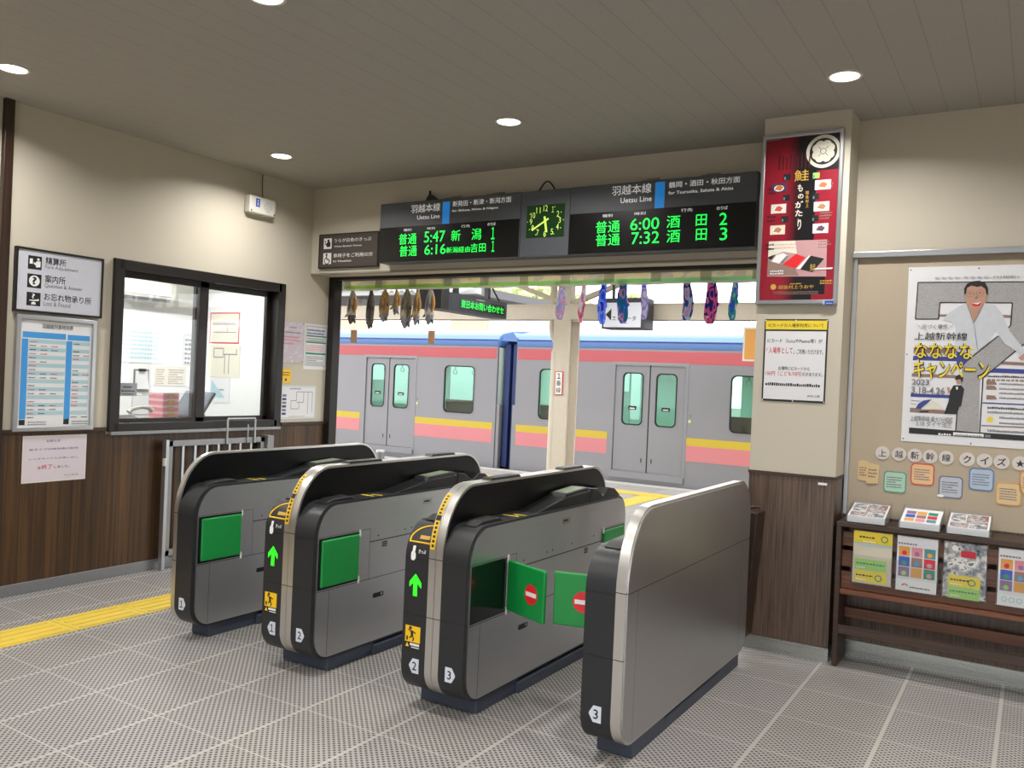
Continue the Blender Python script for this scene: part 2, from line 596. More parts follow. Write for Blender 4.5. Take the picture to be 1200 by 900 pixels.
mat('strip_steel', '#d6d4d0', rough=0.34, metal=1.0, var=0.02)
brushed('base_steel', '#aeb0ac', rough=0.28, axis='X')
wood('wainscot_wood', '#2a1a0d', '#5c4124', axis='Z', scale=0.6, plank=0.091, plank_axis='Y', rough=0.45)
wood('pillar_wood', '#33261f', '#6e5a4b', axis='Z', scale=1.6, rough=0.4)
wood('rack_dark', '#241812', '#4a3427', axis='X', rough=0.5)
wood('rack_red', '#3d1f12', '#7d4a2c', axis='X', scale=0.7, rough=0.4)
wood('trim_wood', '#1d120c', '#3d281b', axis='Y', rough=0.4)
wood('trim_wood_up', '#1d120c', '#3d281b', axis='Z', rough=0.4)
wood('counter_wood', '#6b4c30', '#a37e55', axis='Y', rough=0.4)


def floor_material():
    m, nt, b = nodes_of('floor_tile')
    tc = nt.nodes.new('ShaderNodeTexCoord'); sx = nt.nodes.new('ShaderNodeSeparateXYZ'); nt.links.new(tc.outputs['Object'], sx.inputs[0])
    X = math_node(nt, 'ADD', sx.outputs['X'], 0.0955)
    Y = math_node(nt, 'ADD', math_node(nt, 'MULTIPLY_ADD', sx.outputs['X'], 0.018, sx.outputs['Y']), 0.0427 - 3.40)
    T = 0.4595
    def tile(v):
        q = math_node(nt, 'DIVIDE', v, T)
        return math_node(nt, 'FLOOR', q), math_node(nt, 'MULTIPLY', math_node(nt, 'FRACT', q), T)
    ix, fx = tile(X); iy, fy = tile(Y)
    P = T / 15.0
    cx = math_node(nt, 'COSINE', math_node(nt, 'MULTIPLY', math_node(nt, 'ADD', fx, P * 0.0), 2 * PI / P))
    cy = math_node(nt, 'COSINE', math_node(nt, 'MULTIPLY', math_node(nt, 'ADD', fy, P * 0.25), 2 * PI / P))
    pr = math_node(nt, 'MULTIPLY', cx, cy)
    mr = nt.nodes.new('ShaderNodeMapRange'); mr.inputs['From Min'].default_value = 0.05; mr.inputs['From Max'].default_value = 0.45
    nt.links.new(pr, mr.inputs['Value'])
    def edge(f, w):
        return math_node(nt, 'MINIMUM', math_node(nt, 'GREATER_THAN', f, w), math_node(nt, 'LESS_THAN', f, T - w))
    inx = edge(fx, 0.009); iny = edge(fy, 0.0045)
    dot = math_node(nt, 'MULTIPLY', math_node(nt, 'MULTIPLY', mr.outputs['Result'], inx), iny)
    seed = nt.nodes.new('ShaderNodeCombineXYZ'); nt.links.new(ix, seed.inputs[0]); nt.links.new(iy, seed.inputs[1])
    wnz = nt.nodes.new('ShaderNodeTexWhiteNoise'); wnz.noise_dimensions = '2D'; nt.links.new(seed.outputs[0], wnz.inputs['Vector'])
    no = nt.nodes.new('ShaderNodeTexNoise'); no.inputs['Scale'].default_value = 1.7; no.inputs['Detail'].default_value = 4
    nt.links.new(tc.outputs['Object'], no.inputs['Vector'])
    warm = mixc(nt, wnz.outputs['Value'], lin('#aca8a3'), lin('#a6a4a5'))
    lightc = mixc(nt, no.outputs['Fac'], lin('#95918d'), warm)
    joint = math_node(nt, 'SUBTRACT', 1.0, math_node(nt, 'MINIMUM', inx, iny))
    lightc = mixc(nt, math_node(nt, 'MULTIPLY', joint, 0.6), lightc, lin('#b6b1aa'))
    c = mixc(nt, dot, lightc, lin('#46413e'))
    nt.links.new(c, b.inputs['Base Color'])
    nt.links.new(math_node(nt, 'MULTIPLY_ADD', dot, 0.3, 0.4), b.inputs['Roughness'])
    bp = nt.nodes.new('ShaderNodeBump'); bp.inputs['Strength'].default_value = 0.35; bp.inputs['Distance'].default_value = 0.003
    nt.links.new(math_node(nt, 'SUBTRACT', 1.0, dot), bp.inputs['Height']); nt.links.new(bp.outputs['Normal'], b.inputs['Normal'])
    MATS['floor_tile'] = m


floor_material()


def ceiling_material():
    m, nt, b = nodes_of('ceiling_board')
    tc = nt.nodes.new('ShaderNodeTexCoord'); sx = nt.nodes.new('ShaderNodeSeparateXYZ'); nt.links.new(tc.outputs['Object'], sx.inputs[0])
    fr = math_node(nt, 'FRACT', math_node(nt, 'DIVIDE', sx.outputs['X'], 0.17))
    ln = math_node(nt, 'LESS_THAN', fr, 0.03)
    no = nt.nodes.new('ShaderNodeTexNoise'); no.inputs['Scale'].default_value = 90; nt.links.new(tc.outputs['Object'], no.inputs['Vector'])
    c = mixc(nt, no.outputs['Fac'], lin('#a29e98'), lin('#aeaaa3'))
    nt.links.new(mixc(nt, math_node(nt, 'MULTIPLY', ln, 0.35), c, lin('#6f675e')), b.inputs['Base Color'])
    b.inputs['Roughness'].default_value = 0.8
    MATS['ceiling_board'] = m


ceiling_material()


def platform_material():
    m, nt, b = nodes_of('platform_paving')
    tc = nt.nodes.new('ShaderNodeTexCoord'); br = nt.nodes.new('ShaderNodeTexBrick')
    br.offset = 0.0; br.inputs['Scale'].default_value = 1.0; br.inputs['Brick Width'].default_value = 0.6; br.inputs['Row Height'].default_value = 0.6
    br.inputs['Mortar Size'].default_value = 0.006
    br.inputs['Color1'].default_value = (*lin('#a39f9a'), 1); br.inputs['Color2'].default_value = (*lin('#97938f'), 1); br.inputs['Mortar'].default_value = (*lin('#6b6865'), 1)
    nt.links.new(tc.outputs['Object'], br.inputs['Vector']); nt.links.new(br.outputs['Color'], b.inputs['Base Color'])
    b.inputs['Roughness'].default_value = 0.55
    MATS['platform_paving'] = m


platform_material()

# ================================================================== the setting
CZ = 3.24            # ceiling
XL = -5.743          # left wall
YF = 5.776           # face of the lintel over the gates
YD = 6.08            # platform side of the station building
PX0, PX1, PY = -1.49, -0.985, 5.285      # pillar
YR = 5.55            # wall right of the pillar
BX, BY = 4.6, -3.6   # far right and back of the hall

struct('floor', MB().box(XL - 0.2, BY - 0.2, -0.12, BX + 0.2, YD + 0.02, 0.0), 'floor_tile')
struct('ceiling', MB().box(XL - 0.2, BY - 0.2, CZ, BX + 0.2, YD + 0.05, CZ + 0.12), 'ceiling_board')
# left wall with the ticket window; local x runs along world y
W0, W1, WZ0, WZ1 = 3.835, 5.41, 1.10, 2.30
b = MB().holes(BY - 0.2, 0, YD, CZ, [(W0, WZ0, W1, WZ1)], 0, 0.12).map(lambda x, y, z: (XL - y, x, z))
struct('wall_left', b, 'wall_paper')
b = MB()
b.box(XL, BY, 0.075, XL + 0.012, W0 - 0.05, 1.075).box(XL, W0 - 0.05, 0.075, XL + 0.012, W1 + 0.06, 1.05).box(XL, W1 + 0.06, 0.075, XL + 0.012, YD - 0.06, 1.075)
struct('trim_1', b, 'wainscot_wood')
struct('trim_2', MB().box(XL, BY, 1.075, XL + 0.028, W0 - 0.05, 1.103).box(XL, W1 + 0.06, 1.075, XL + 0.028, YD - 0.06, 1.103), 'trim_wood', bevel=0.003)
struct('baseboard_left', MB().box(XL, BY, 0, XL + 0.02, YD - 0.06, 0.078), 'grey_metal', bevel=0.003)
struct('trim_3', MB().box(XL, 2.985, 0.0, XL + 0.04, 3.045, CZ), 'trim_wood_up', bevel=0.004)
# lintel over the gate line, and the dark frame of the opening
struct('wall_far', MB().box(XL, YF, 2.462, PX1, YD, CZ), 'wall_paper')
b = MB().box(XL, YD - 0.06, 0, XL + 0.075, YD + 0.04, 2.45).box(XL, YD - 0.06, 2.434, PX0 + 0.1, YD + 0.04, 2.464)
struct('trim_4', b, 'dark_frame', bevel=0.004)
struct('trim_5', MB().box(XL, YF - 0.006, 2.455, PX0, YF + 0.05, 2.468), 'beige_dark')
# pillar and right wall
struct('wall_pillar', MB().box(PX0, PY, 1.083, PX1, YD, CZ), 'wall_paper')
b = MB().box(PX0, PY, 0.085, PX1, YD, 1.083)
struct('trim_6', b, 'pillar_wood')
struct('trim_7', MB().box(PX0 - 0.006, PY - 0.006, 1.07, PX1 + 0.006, YD, 1.088), 'rack_dark')
struct('baseboard_pillar', MB().box(PX0 - 0.004, PY - 0.008, 0, PX1 + 0.004, YD, 0.085), 'base_steel')
struct('wall_right', MB().box(PX1, YR, 0, BX, YD, CZ), 'wall_paper')
struct('trim_8', MB().box(PX1, YR - 0.014, 0.85, BX, YR, 2.42), 'board_beige')
b = MB().box(PX1, YR - 0.05, 2.40, BX, YR, 2.435)
struct('trim_9', b, 'aluminium', bevel=0.003)
struct('trim_10', MB().box(PX1 + 0.004, YR - 0.03, 0.85, PX1 + 0.03, YR, 2.40), 'aluminium', bevel=0.003)
struct('trim_11', MB().box(PX1, YR - 0.012, 0.09, BX, YR, 0.85), 'pillar_wood')
struct('baseboard_right', MB().box(PX1, YR - 0.02, 0, BX, YR, 0.092), 'base_steel')
# the rest of the hall, behind and beside the camera
struct('wall_side', MB().box(BX, BY, 0, BX + 0.15, YD, CZ), 'wall_paper')
b = MB().holes(XL, 0, BX, CZ, [(-2.6, 0.0, 2.6, 2.5)], BY - 0.15, BY)
struct('wall_back', b, 'wall_paper')
b = MB().box(-2.66, BY - 0.17, 0, -2.58, BY + 0.03, 2.55).box(2.58, BY - 0.17, 0, 2.66, BY + 0.03, 2.55).box(-2.66, BY - 0.17, 2.48, 2.66, BY + 0.03, 2.56)
struct('door_1', b, 'aluminium')
struct('ground', MB().box(-60, -60, -1.35, 60, 120, -1.2), mat('ballast', '#7d766e', rough=0.9, var=0.35, scale=60))
struct('pavement', MB().box(-30, -30, -0.14, 30, BY - 0.1, -0.005), 'platform_paving')

# ------------------------------------------------------------------ ticket window
win = thing('window_1', 'dark wood two-pane sliding ticket window in the wainscoted wall', 'window', (XL, (W0 + W1) / 2, 0), PI / 2)
win['kind'] = 'structure'
hw = (W1 - W0) / 2
b = MB()
b.box(-hw - 0.035, -0.03, WZ0 - 0.03, -hw + 0.045, 0.13, WZ1 + 0.03).box(hw - 0.035, -0.03, WZ0 - 0.03, hw + 0.045, 0.13, WZ1 + 0.03)
b.box(-hw, -0.03, WZ1 - 0.05, hw, 0.13, WZ1 + 0.03).box(-hw, -0.03, WZ0 - 0.03, hw, 0.13, WZ0 + 0.03)
b.build('window_frame', 'dark_frame', win, bevel=0.004)
MB().box(-hw - 0.03, -0.05, WZ0 - 0.055, hw + 0.03, -0.01, WZ0 - 0.03).build('sill', 'grey_metal', win, bevel=0.003)
for sx0, sx1, yy in ((-hw + 0.03, 0.045, 0.02), (-0.045, hw - 0.03, 0.065)):
    z0, z1, w = WZ0 + 0.02, WZ1 - 0.04, 0.042
    wl_, wr_ = (w, 0.085) if sx0 < -0.1 else (0.085, w * 1.3)
    sash = MB().box(sx0, yy, z0, sx0 + wl_, yy + 0.035, z1).box(sx1 - wr_, yy, z0, sx1, yy + 0.035, z1).box(sx0, yy, z0, sx1, yy + 0.035, z0 + w).box(sx0, yy, z1 - w * 1.3, sx1, yy + 0.035, z1)
    so = sash.build('sash', 'dark_frame', win, bevel=0.003)
    MB().box(sx0 + wl_, yy + 0.014, z0 + w, sx1 - wr_, yy + 0.02, z1 - w * 1.3).build('pane', glass('window_glass', '#fbfdfd'), so)

# ------------------------------------------------------------------ office behind the window
OX, OY, OZ = -7.55, 5.98, 2.62
struct('floor_office', MB().box(OX, 1.5, -0.1, XL - 0.12, OY, 0.0), mat('office_floor', '#c9c7c2', rough=0.6))
struct('wall_office_back', MB().box(OX - 0.1, 1.4, 0, OX, OY + 0.1, OZ), 'office_white')
struct('wall_office_far', MB().box(OX, OY, 0, XL - 0.12, OY + 0.1, OZ), 'office_white')
struct('wall_office_near', MB().box(OX, 1.4, 0, XL - 0.12, 1.5, OZ), 'office_white')
struct('wall_office_front', MB().holes(1.5, 0, OY, OZ, [(W0 - 0.06, WZ0 - 0.06, W1 + 0.06, WZ1 + 0.06)], 0, 0.004).map(lambda x, y, z: (XL - 0.121 - y, x, z)), 'office_white')
struct('ceiling_office', MB().box(OX, 1.4, OZ, XL - 0.12, OY + 0.1, OZ + 0.1), 'office_white')
for y in (3.2, 4.9):
    t = thing('ceiling_light', 'white fluorescent batten lamp on the office ceiling ' + ('above the far desk end' if y > 4 else 'above the near desk end'), 'lamp', (-6.8, y, OZ))
    MB().box(-0.1, -0.6, -0.05, 0.1, 0.6, 0).build('housing', 'white_plastic', t, bevel=0.006)
    MB().cyl((0, -0.57, -0.07), (0, 0.57, -0.07), 0.016).build('tube', 'lamp_diffuser', t)
    ld = bpy.data.lights.new('office_tube', 'AREA'); ld.shape = 'RECTANGLE'; ld.size = 0.2; ld.size_y = 1.15; ld.energy = OFFICE_W; ld.color = (1, 0.99, 0.96)
    lo = bpy.data.objects.new('office_tube', ld); COL.objects.link(lo); lo.location = (-6.8, y, OZ - 0.1)

# ------------------------------------------------------------------ recessed downlights
def downlight(x, y, label):
    t = thing('downlight', label, 'lamp', (x, y, CZ), 0, 'recessed ceiling downlights')
    MB().band(circle(0, 0, 0.088, 32), circle(0, 0, 0.074, 32), 'z', -0.006, 0.001).build('trim_ring', 'lamp_trim', t, smooth=40)
    MB().prism(circle(0, 0, 0.075, 32), 'z', -0.003, 0.0).build('diffuser', 'lamp_diffuser', t)
    ld = bpy.data.lights.new('downlight', 'AREA'); ld.shape = 'DISK'; ld.size = 0.14; ld.energy = DOWNLIGHT_W; ld.color = (1.0, 0.97, 0.93); ld.spread = R(150)
    lo = bpy.data.objects.new('downlight_lamp', ld); COL.objects.link(lo); lo.location = (x, y, CZ - 0.012)


LBL = {(-5.1, 2.70): 'round downlight at the edge of the photo above the tall dark wall post',
       (-5.1, 4.76): 'round downlight nearest the white wall speaker',
       (-2.98, 4.70): 'round downlight straight above the departure boards',
       (-0.925, 4.72): 'round downlight nearest the pillar with the red poster',
       (-3.01, 2.68): 'round downlight cut off by the upper edge of the photo'}
for x in (-5.1, -3.0, -0.925, 1.15, 3.2):
    for y in (-1.4, 0.65, 2.70, 4.74):
        k = min(LBL, key=lambda q: (q[0] - x) ** 2 + (q[1] - y) ** 2)
        if (k[0] - x) ** 2 + (k[1] - y) ** 2 < 0.05:
            downlight(k[0], k[1], LBL[k])
        else:
            downlight(x, y, 'round recessed downlight in the hall ceiling outside the photo')

# ================================================================== ticket gates
GY = 3.235
SP = dict(c=(0.25, 0.725), r=(0.25, 0.34))       # front top corner of the spine
BD = dict(c=(0.15, 0.715), r=(0.15, 0.175))      # front top corner of the body


def front_y(z, k):
    c, r = k['c'], k['r']
    if z <= c[1]:
        return 0.0
    t = min(1.0, (z - c[1]) / r[1])
    return c[0] - r[0] * math.sqrt(max(0.0, 1 - t * t))


def on_front(mb, k, eps):
    """lay flat artwork (x, -, z) on the curved front"""
    return mb.map(lambda x, y, z: (x, front_y(z, k) - eps, z))


def fine_rect(mb, x0, z0, x1, z1, n=8):
    return mb.grid(lambda u, v: (x0 + (x1 - x0) * u, 0, z0 + (z1 - z0) * v), 1, n)


SPINE = rrect(0, 0.075, 1.755, 1.065, (0.13, 0.13), (0.1, 0.1), (0.21, 0.21), (0.25, 0.34), 14)
SPINE_IN = rrect(0.012, 0.087, 1.743, 1.053, (0.118, 0.118), (0.09, 0.09), (0.2, 0.2), (0.24, 0.33), 14)
BODY = rrect(0.0, 0.075, 1.75, 0.89, (0.13, 0.13), (0.1, 0.1), (0.12, 0.12), (0.15, 0.175), 14)
PANEL = rrect(0.028, 0.085, 1.742, 0.878, (0.11, 0.115), (0.09, 0.09), (0.115, 0.115), (0.14, 0.165), 14)


def num_plate(t, cx, cz, num, side):
    """pale pentagon plate pointing outwards, with the lane number"""
    w, h = 0.027, 0.034
    pts = [(-w, -h), (w * 0.35, -h), (w * 1.05, -h * 0.1), (w * 1.05, h * 0.1), (w * 0.35, h), (-w, h)]
    pts = [(cx + side * p[0], cz + p[1]) for p in pts]
    if side < 0:
        pts = pts[::-1]
    o = MB().prism([(p[0], p[1]) for p in pts], 'y', -0.0015, 0.001).build('number_plate', 'plate_white', t)
    v, f, a, b, c, d = text_geo(num, 0.01)
    k = 0.04 / (d - b)
    MB().add([(cx - side * 0.003 + (p[0] - (a + c) / 2) * k, -0.0022, cz + (p[1] - (b + d) / 2) * k) for p in v], f).build('numeral', 'ink_black', o)


def entry_marks(t, x0, x1):
    """ticket slot, arrow display and caution sticker on the approach side; x0 outer edge, x1 spine edge"""
    s = 1 if x1 > x0 else -1
    cx = (x0 + x1) / 2
    # green arrow
    z = 0.592
    pts = [(-0.011, -0.052), (0.011, -0.052), (0.011, 0.012), (0.034, -0.012), (0.034, 0.012), (0.0, 0.052), (-0.034, 0.012), (-0.034, -0.012), (-0.011, 0.012)]
    MB().prism([(cx - 0.004 + p[0], z + p[1]) for p in pts], 'y', -0.0012, 0.001).build('arrow_display', 'arrow_green', t, label='lit green arrow')
    # caution sticker
    st = MB().prism([(cx - 0.052, 0.290), (cx + 0.040, 0.290), (cx + 0.040, 0.400), (cx - 0.052, 0.400)], 'y', -0.001, 0.001).build('caution_sticker', 'ink_black', t)
    MB().box(cx - 0.050, -0.0016, 0.322, cx + 0.038, -0.001, 0.398).build('sticker_field', 'caution_yellow', st)
    b = MB()
    for p, q, w in (((-0.02, 0.34), (-0.005, 0.352), .007), ((-0.005, 0.352), (-0.008, 0.376), .014), ((-0.008, 0.374), (0.016, 0.366), .006), ((-0.008, 0.37), (-0.028, 0.38), .006),
                    ((-0.005, 0.352), (0.006, 0.338), .007), ((0.006, 0.338), (-0.002, 0.328), .006), ((-0.034, 0.328), (-0.034, 0.348), .01)):
        d = Vector((q[0] - p[0], q[1] - p[1])); n = Vector((-d.y, d.x)).normalized() * w / 2
        b.add([(cx - 0.004 + e[0], -0.0022, e[1]) for e in ((p[0] - n.x, p[1] - n.y), (q[0] - n.x, q[1] - n.y), (q[0] + n.x, q[1] + n.y), (p[0] + n.x, p[1] + n.y))], [(0, 1, 2, 3)])
    b.add([(cx - 0.004 - 0.016 + p[0], -0.0022, 0.388 + p[1]) for p in circle(0, 0, 0.008, 12)], [tuple(range(12))])
    b.build('pictogram', 'ink_black', st)
    b = MB().add([(cx - 0.046, -0.0022, 0.298), (cx - 0.026, -0.0022, 0.298), (cx - 0.036, -0.0022, 0.318)], [(0, 1, 2)])
    b.build('warning_triangle', 'caution_yellow', st)
    MB().box(cx - 0.02, -0.002, 0.306, cx + 0.034, -0.001, 0.317).box(cx - 0.012, -0.002, 0.296, cx + 0.034, -0.001, 0.300).build('lettering', 'ink_white', st)
    # white hand with ticket, and the word for ticket, just under the slot
    hand = [(-0.012, -0.034), (0.004, -0.036), (0.014, -0.024), (0.013, -0.004), (0.007, 0.004), (0.008, 0.032), (-0.008, 0.032), (-0.008, 0.008), (-0.014, 0.0), (-0.014, -0.02)]
    b = MB().add([(cx - 0.022 + p[0], 0, 0.742 + p[1]) for p in hand], [tuple(range(len(hand)))])
    on_front(b, BD, 0.0015).build('hand_pictogram', 'ink_white', t)
    v, f, a, bb, c, d = text_geo('きっぷ', 0.02)
    b = MB().add([(cx + 0.006 + (p[0] - a) * 0.042 / (c - a), 0, 0.744 + (p[1] - bb) * 0.018 / (d - bb)) for p in v], f)
    on_front(b, BD, 0.0018).build('lettering', 'ink_white', t)
    # yellow rim of the ticket slot and the slot lip
    xr = x1 - s * 0.006
    xl = x0 + s * 0.012
    loop = [(xr, 0.792), (xl, 0.792)] + [(xl + (xr - xl) * (1 - math.cos(R(a))) * 0.85, 0.80 + 0.066 * math.sin(R(a))) for a in range(10, 91, 10)] + [(xr, 0.868)]
    pts = [(x, front_y(z, BD) - 0.002, z) for x, z in loop]
    dense = []
    for p, q in zip(pts, pts[1:]):
        for k in range(4):
            x = p[0] + (q[0] - p[0]) * k / 4; z = p[2] + (q[2] - p[2]) * k / 4
            dense.append((x, front_y(z, BD) - 0.002, z))
    dense.append(pts[-1])
    so = MB().tube(dense, 0.0042, 6).build('ticket_slot', 'caution_yellow', t, smooth=50, label='yellow rimmed ticket slot')
    b = fine_rect(MB(), cx - 0.004, 0.808, cx + 0.054, 0.824, 3)
    on_front(b, BD, 0.004).build('slot_lip', 'ink_gold', so)


def gate(name_x, lanes, label, entry, doors_open=(), caps=True):
    """lanes: dict side(-1 left / +1 right) -> lane number; a missing side is closed by a plain panel"""
    t = thing('ticket_gate', label, 'ticket gate', (name_x, GY, 0), 0, 'automatic ticket gates across the passage')
    left, right = -1 in lanes, 1 in lanes
    half = 0.039
    xa, xb = -half, half
    if not left:
        xa, xb = -0.010, 0.022
    if not right:
        xa, xb = -0.022, 0.022
    # tall centre panel: black core, bright steel edge
    core_l = xa + 0.002 if left else xa; core_r = xb - 0.002 if right else xb
    MB().prism(SPINE_IN, 'x', core_l, core_r).build('centre_panel', 'gloss_black', t, smooth=30)
    halves = [(xa, -0.001), (0.001, xb)] if (left and right) else [(xa, xb)]
    b = MB()
    for a0, a1 in halves:
        b.band(SPINE, SPINE_IN, 'x', a0, a1)
    b.build('edge_strip', 'strip_steel', t, smooth=30)
    b = MB()
    for z in (0.452, 0.727):
        b.box(xa - 0.0004, -0.0006, z - 0.0016, xb + 0.0004, 0.03, z + 0.0016)
    b.build('strip_joint', 'dark_slot', t)
    for sd in (-1, 1):
        if sd in lanes:
            continue
        # outer steel sheet of an end gate
        f = xa if sd < 0 else xb
        b = MB().prism(SPINE_IN, 'x', f, f + sd * 0.006)
        b.build('outer_sheet', 'gate_steel', t, smooth=30)
        b = MB()
        x = f + sd * 0.0062
        b.box(f, 0.012, 0.722, x, 1.743, 0.725)
        b.box(f, 0.115, 0.10, x, 0.1165, 0.722).box(f, 1.60, 0.09, x, 1.6015, 0.722)
        b.build('sheet_joint', 'deck_black', t)
        for zy in ((0.21, 1.036), (1.42, 1.036)):
            MB().prism(circle(zy[0], zy[1], 0.005, 12), 'x', f, f + sd * 0.007).build('screw', 'satin_steel', t)
    for sd, num in lanes.items():
        e = xb if sd > 0 else -xa      # half width of the panel on that side
        o_ = e + 0.137                 # outer face of the body
        X = lambda v: sd * v
        MB().prism(BODY, 'x', X(e), X(o_)).build('body_shell', 'bezel_black', t, smooth=30)
        pn = MB().prism(PANEL, 'x', X(o_ - 0.006), X(o_ + 0.005)).build('side_panel', 'gate_steel', t, smooth=30)
        b = MB()
        for z in (0.452, 0.715):
            b.box(X(e), -0.0006, z - 0.0013, X(o_ + 0.0005), 0.028, z + 0.0013)
        b.build('shell_joint', 'dark_slot', t)
        fx = o_ + 0.0052
        b = MB()
        b.box(X(fx - 0.002), 0.028, 0.438, X(fx + 0.0004), 1.742, 0.441)              # low joint
        b.box(X(fx - 0.002), 0.43, 0.643, X(fx + 0.0004), 1.41, 0.648)               # joint under the upper cover
        b.box(X(fx - 0.002), 0.12, 0.09, X(fx + 0.0004), 0.1215, 0.438)
        b.box(X(fx - 0.002), 0.43, 0.441, X(fx + 0.0004), 0.4315, 0.72).box(X(fx - 0.002), 1.41, 0.441, X(fx + 0.0004), 1.4115, 0.72)
        b.box(X(fx - 0.002), 0.028, 0.718, X(fx + 0.0004), 0.43, 0.720).box(X(fx - 0.002), 1.41, 0.718, X(fx + 0.0004), 1.742, 0.720)
        b.build('panel_joint', 'dark_slot', pn)
        # photo sensors and vents
        b = MB()
        for y, z in ((0.5, 0.672), (0.74, 0.678), (0.80, 0.68), (1.02, 0.684), (1.3, 0.69)):
            b.prism(circle(y, z, 0.005, 10), 'x', X(fx - 0.001), X(fx + 0.0005))
        b.build('sensor', 'dark_slot', pn)
        b = MB()
        for y in (0.535, 1.18):
            for k in range(3):
                b.box(X(fx - 0.001), y, 0.604 + k * 0.011, X(fx + 0.0006), y + 0.045, 0.611 + k * 0.011)
        b.build('vent', 'dark_slot', pn)
        # lock plates
        for y, z, h in ((0.945, 0.822, 0.018), (0.52, 0.338, 0.013)):
            lk = MB().prism(rrect(y - 0.045, z - h, y + 0.045, z + h, .008, .008, .008, .008, 4), 'x', X(fx - 0.001), X(fx + 0.001)).build('lock_plate', 'satin_steel' if h > 0.015 else 'deck_black', pn)
            MB().box(X(fx), y - 0.034, z - 0.004, X(fx + 0.0016), y + 0.018, z + 0.005).build('keyhole', 'dark_slot', lk)
            MB().prism(circle(y + 0.026, z + 0.002, 0.008, 12), 'x', X(fx), X(fx + 0.003)).build('cylinder', 'satin_steel', lk)
        # swing doors: one at each end of the passage
        for fr in (True, False):
            y0, y1 = (0.033, 0.34) if fr else (1.425, 1.735)
            hinge = y1 + 0.004 if fr else y0 - 0.004
            MB().box(X(o_ - 0.026), y0, 0.447, X(fx + 0.0007), y1, 0.713).build('door_recess', 'recess_black', t)
            opened = (sd in doors_open) and fr
            w = 0.292
            # door modelled from its hinge along +x
            def door_mb():
                return MB().box(0.006, -0.010, 0, w, 0.010, 0.245)
            ang = doors_open[sd] if opened else None
            loc = Vector((X(fx + 0.006), hinge, 0.458))
            if opened:
                rot = ang
            else:
                rot = -PI / 2 if fr else PI / 2
            d = door_mb().build('flap_door', 'gate_green', t, bevel=0.008, seg=3)
            d.location = loc if opened else Vector((X(fx + 0.001), hinge, 0.458)); d.rotation_euler = (0, 0, rot)
            # no-entry roundels on both faces
            if opened:
                for fsd in (-1, 1):
                    y = fsd * 0.0104
                    cxx = w * 0.66 if doors_open['mark'][sd] is None else w * doors_open['mark'][sd]
                    MB().prism(circle(cxx, 0.118, 0.048, 32), 'y', y, y + fsd * 0.0008).build('no_entry_disc', 'sign_red', d)
                    MB().box(cxx - 0.039, y, 0.108, cxx + 0.039, y + fsd * 0.0014, 0.128).build('no_entry_bar', 'ink_white', d)
            for z in (0.452, 0.706):
                MB().cyl((X(fx + 0.004), hinge, z - 0.018), (X(fx + 0.004), hinge, z + 0.018), 0.0055, n=10).build('hinge', 'white_plastic', t)
        # top deck: coin hump, ramp, card reader, notched end piece
        x0, x1 = X(e + 0.002), X(o_ - 0.008)
        b = MB().prism([(0.10, 0.885), (0.16, 0.905), (0.30, 0.91), (0.345, 0.889)], 'x', X(e + 0.03), X(o_ - 0.026))
        b.build('deck_hump', 'black_plastic', t, smooth=40, bevel=0.004)
        b = MB().prism([(0.62, 0.886), (0.98, 0.945), (1.30, 0.955), (1.30, 0.886)], 'x', x0, X(o_ - 0.016))
        b.build('deck_ramp', 'deck_black', t, bevel=0.005)
        b = MB().prism([(0.96, 0.94), (0.98, 0.962), (1.24, 0.976), (1.27, 0.95)], 'x', X(e + 0.014), X(o_ - 0.018))
        rd = b.build('card_reader', 'black_plastic', t, bevel=0.004)
        MB().prism([(1.0, 0.9632), (1.22, 0.9752), (1.22, 0.9762), (1.0, 0.9642)], 'x', X(e + 0.028), X(o_ - 0.031)).build('reader_pad', mat('reader_pad', '#7f8a72', rough=0.4, var=0.05), rd)
        b = MB().prism([(1.27, 0.886), (1.29, 0.965), (1.36, 0.958), (1.43, 0.912), (1.46, 0.912), (1.53, 0.950), (1.60, 0.940), (1.69, 0.886)], 'x', X(e + 0.004), X(o_ - 0.011))
        b.build('deck_end_piece', 'deck_black', t, bevel=0.004)
        b = MB()
        b.box(X(e + 0.02), 0.475, 0.8895, X(o_ - 0.026), 0.492, 0.8912).box(X(e + 0.05), 0.53, 0.8895, X(o_ - 0.011), 0.545, 0.8912)
        b.build('deck_stripe', 'ink_yellow', t)
        # front marks
        fx0, fx1 = X(o_), X(e)
        if entry.get(sd):
            entry_marks(t, fx0, fx1)
            cx = (fx0 + fx1) / 2
            num_plate(t, cx - 0.008 * sd, 0.213, num, sd)
        else:
            num_plate(t, (fx0 + fx1) / 2, 0.213, num, sd)
    # caution tape on the curved front of the strip
    if entry:
        b = MB()
        c, r = SP['c'], SP['r']
        xs0, xs1 = xa + 0.003, xa + 0.030
        def tape(u, v, eps=0.0012):
            a = R(172 - 52 * v)
            return (xs0 + (xs1 - xs0) * u, c[0] + (r[0] + eps) * math.cos(a), c[1] + (r[1] + eps) * math.sin(a))
        tp = MB().grid(tape, 1, 16).build('caution_tape', 'caution_yellow', t, smooth=50)
        b = MB()
        for k in range(13):
            if k == 6:
                b.grid(lambda u, v: tape(u, 0.45 + 0.09 * v, 0.002), 1, 2)
                continue
            v0 = 0.03 + 0.07 * k + (0.04 if k > 6 else 0)
            if v0 > 0.95:
                break
            b.grid(lambda u, v: tape(0.25 + 0.5 * u, v0 + 0.042 * v, 0.002), 1, 1)
        b.build('lettering', 'ink_black', tp)
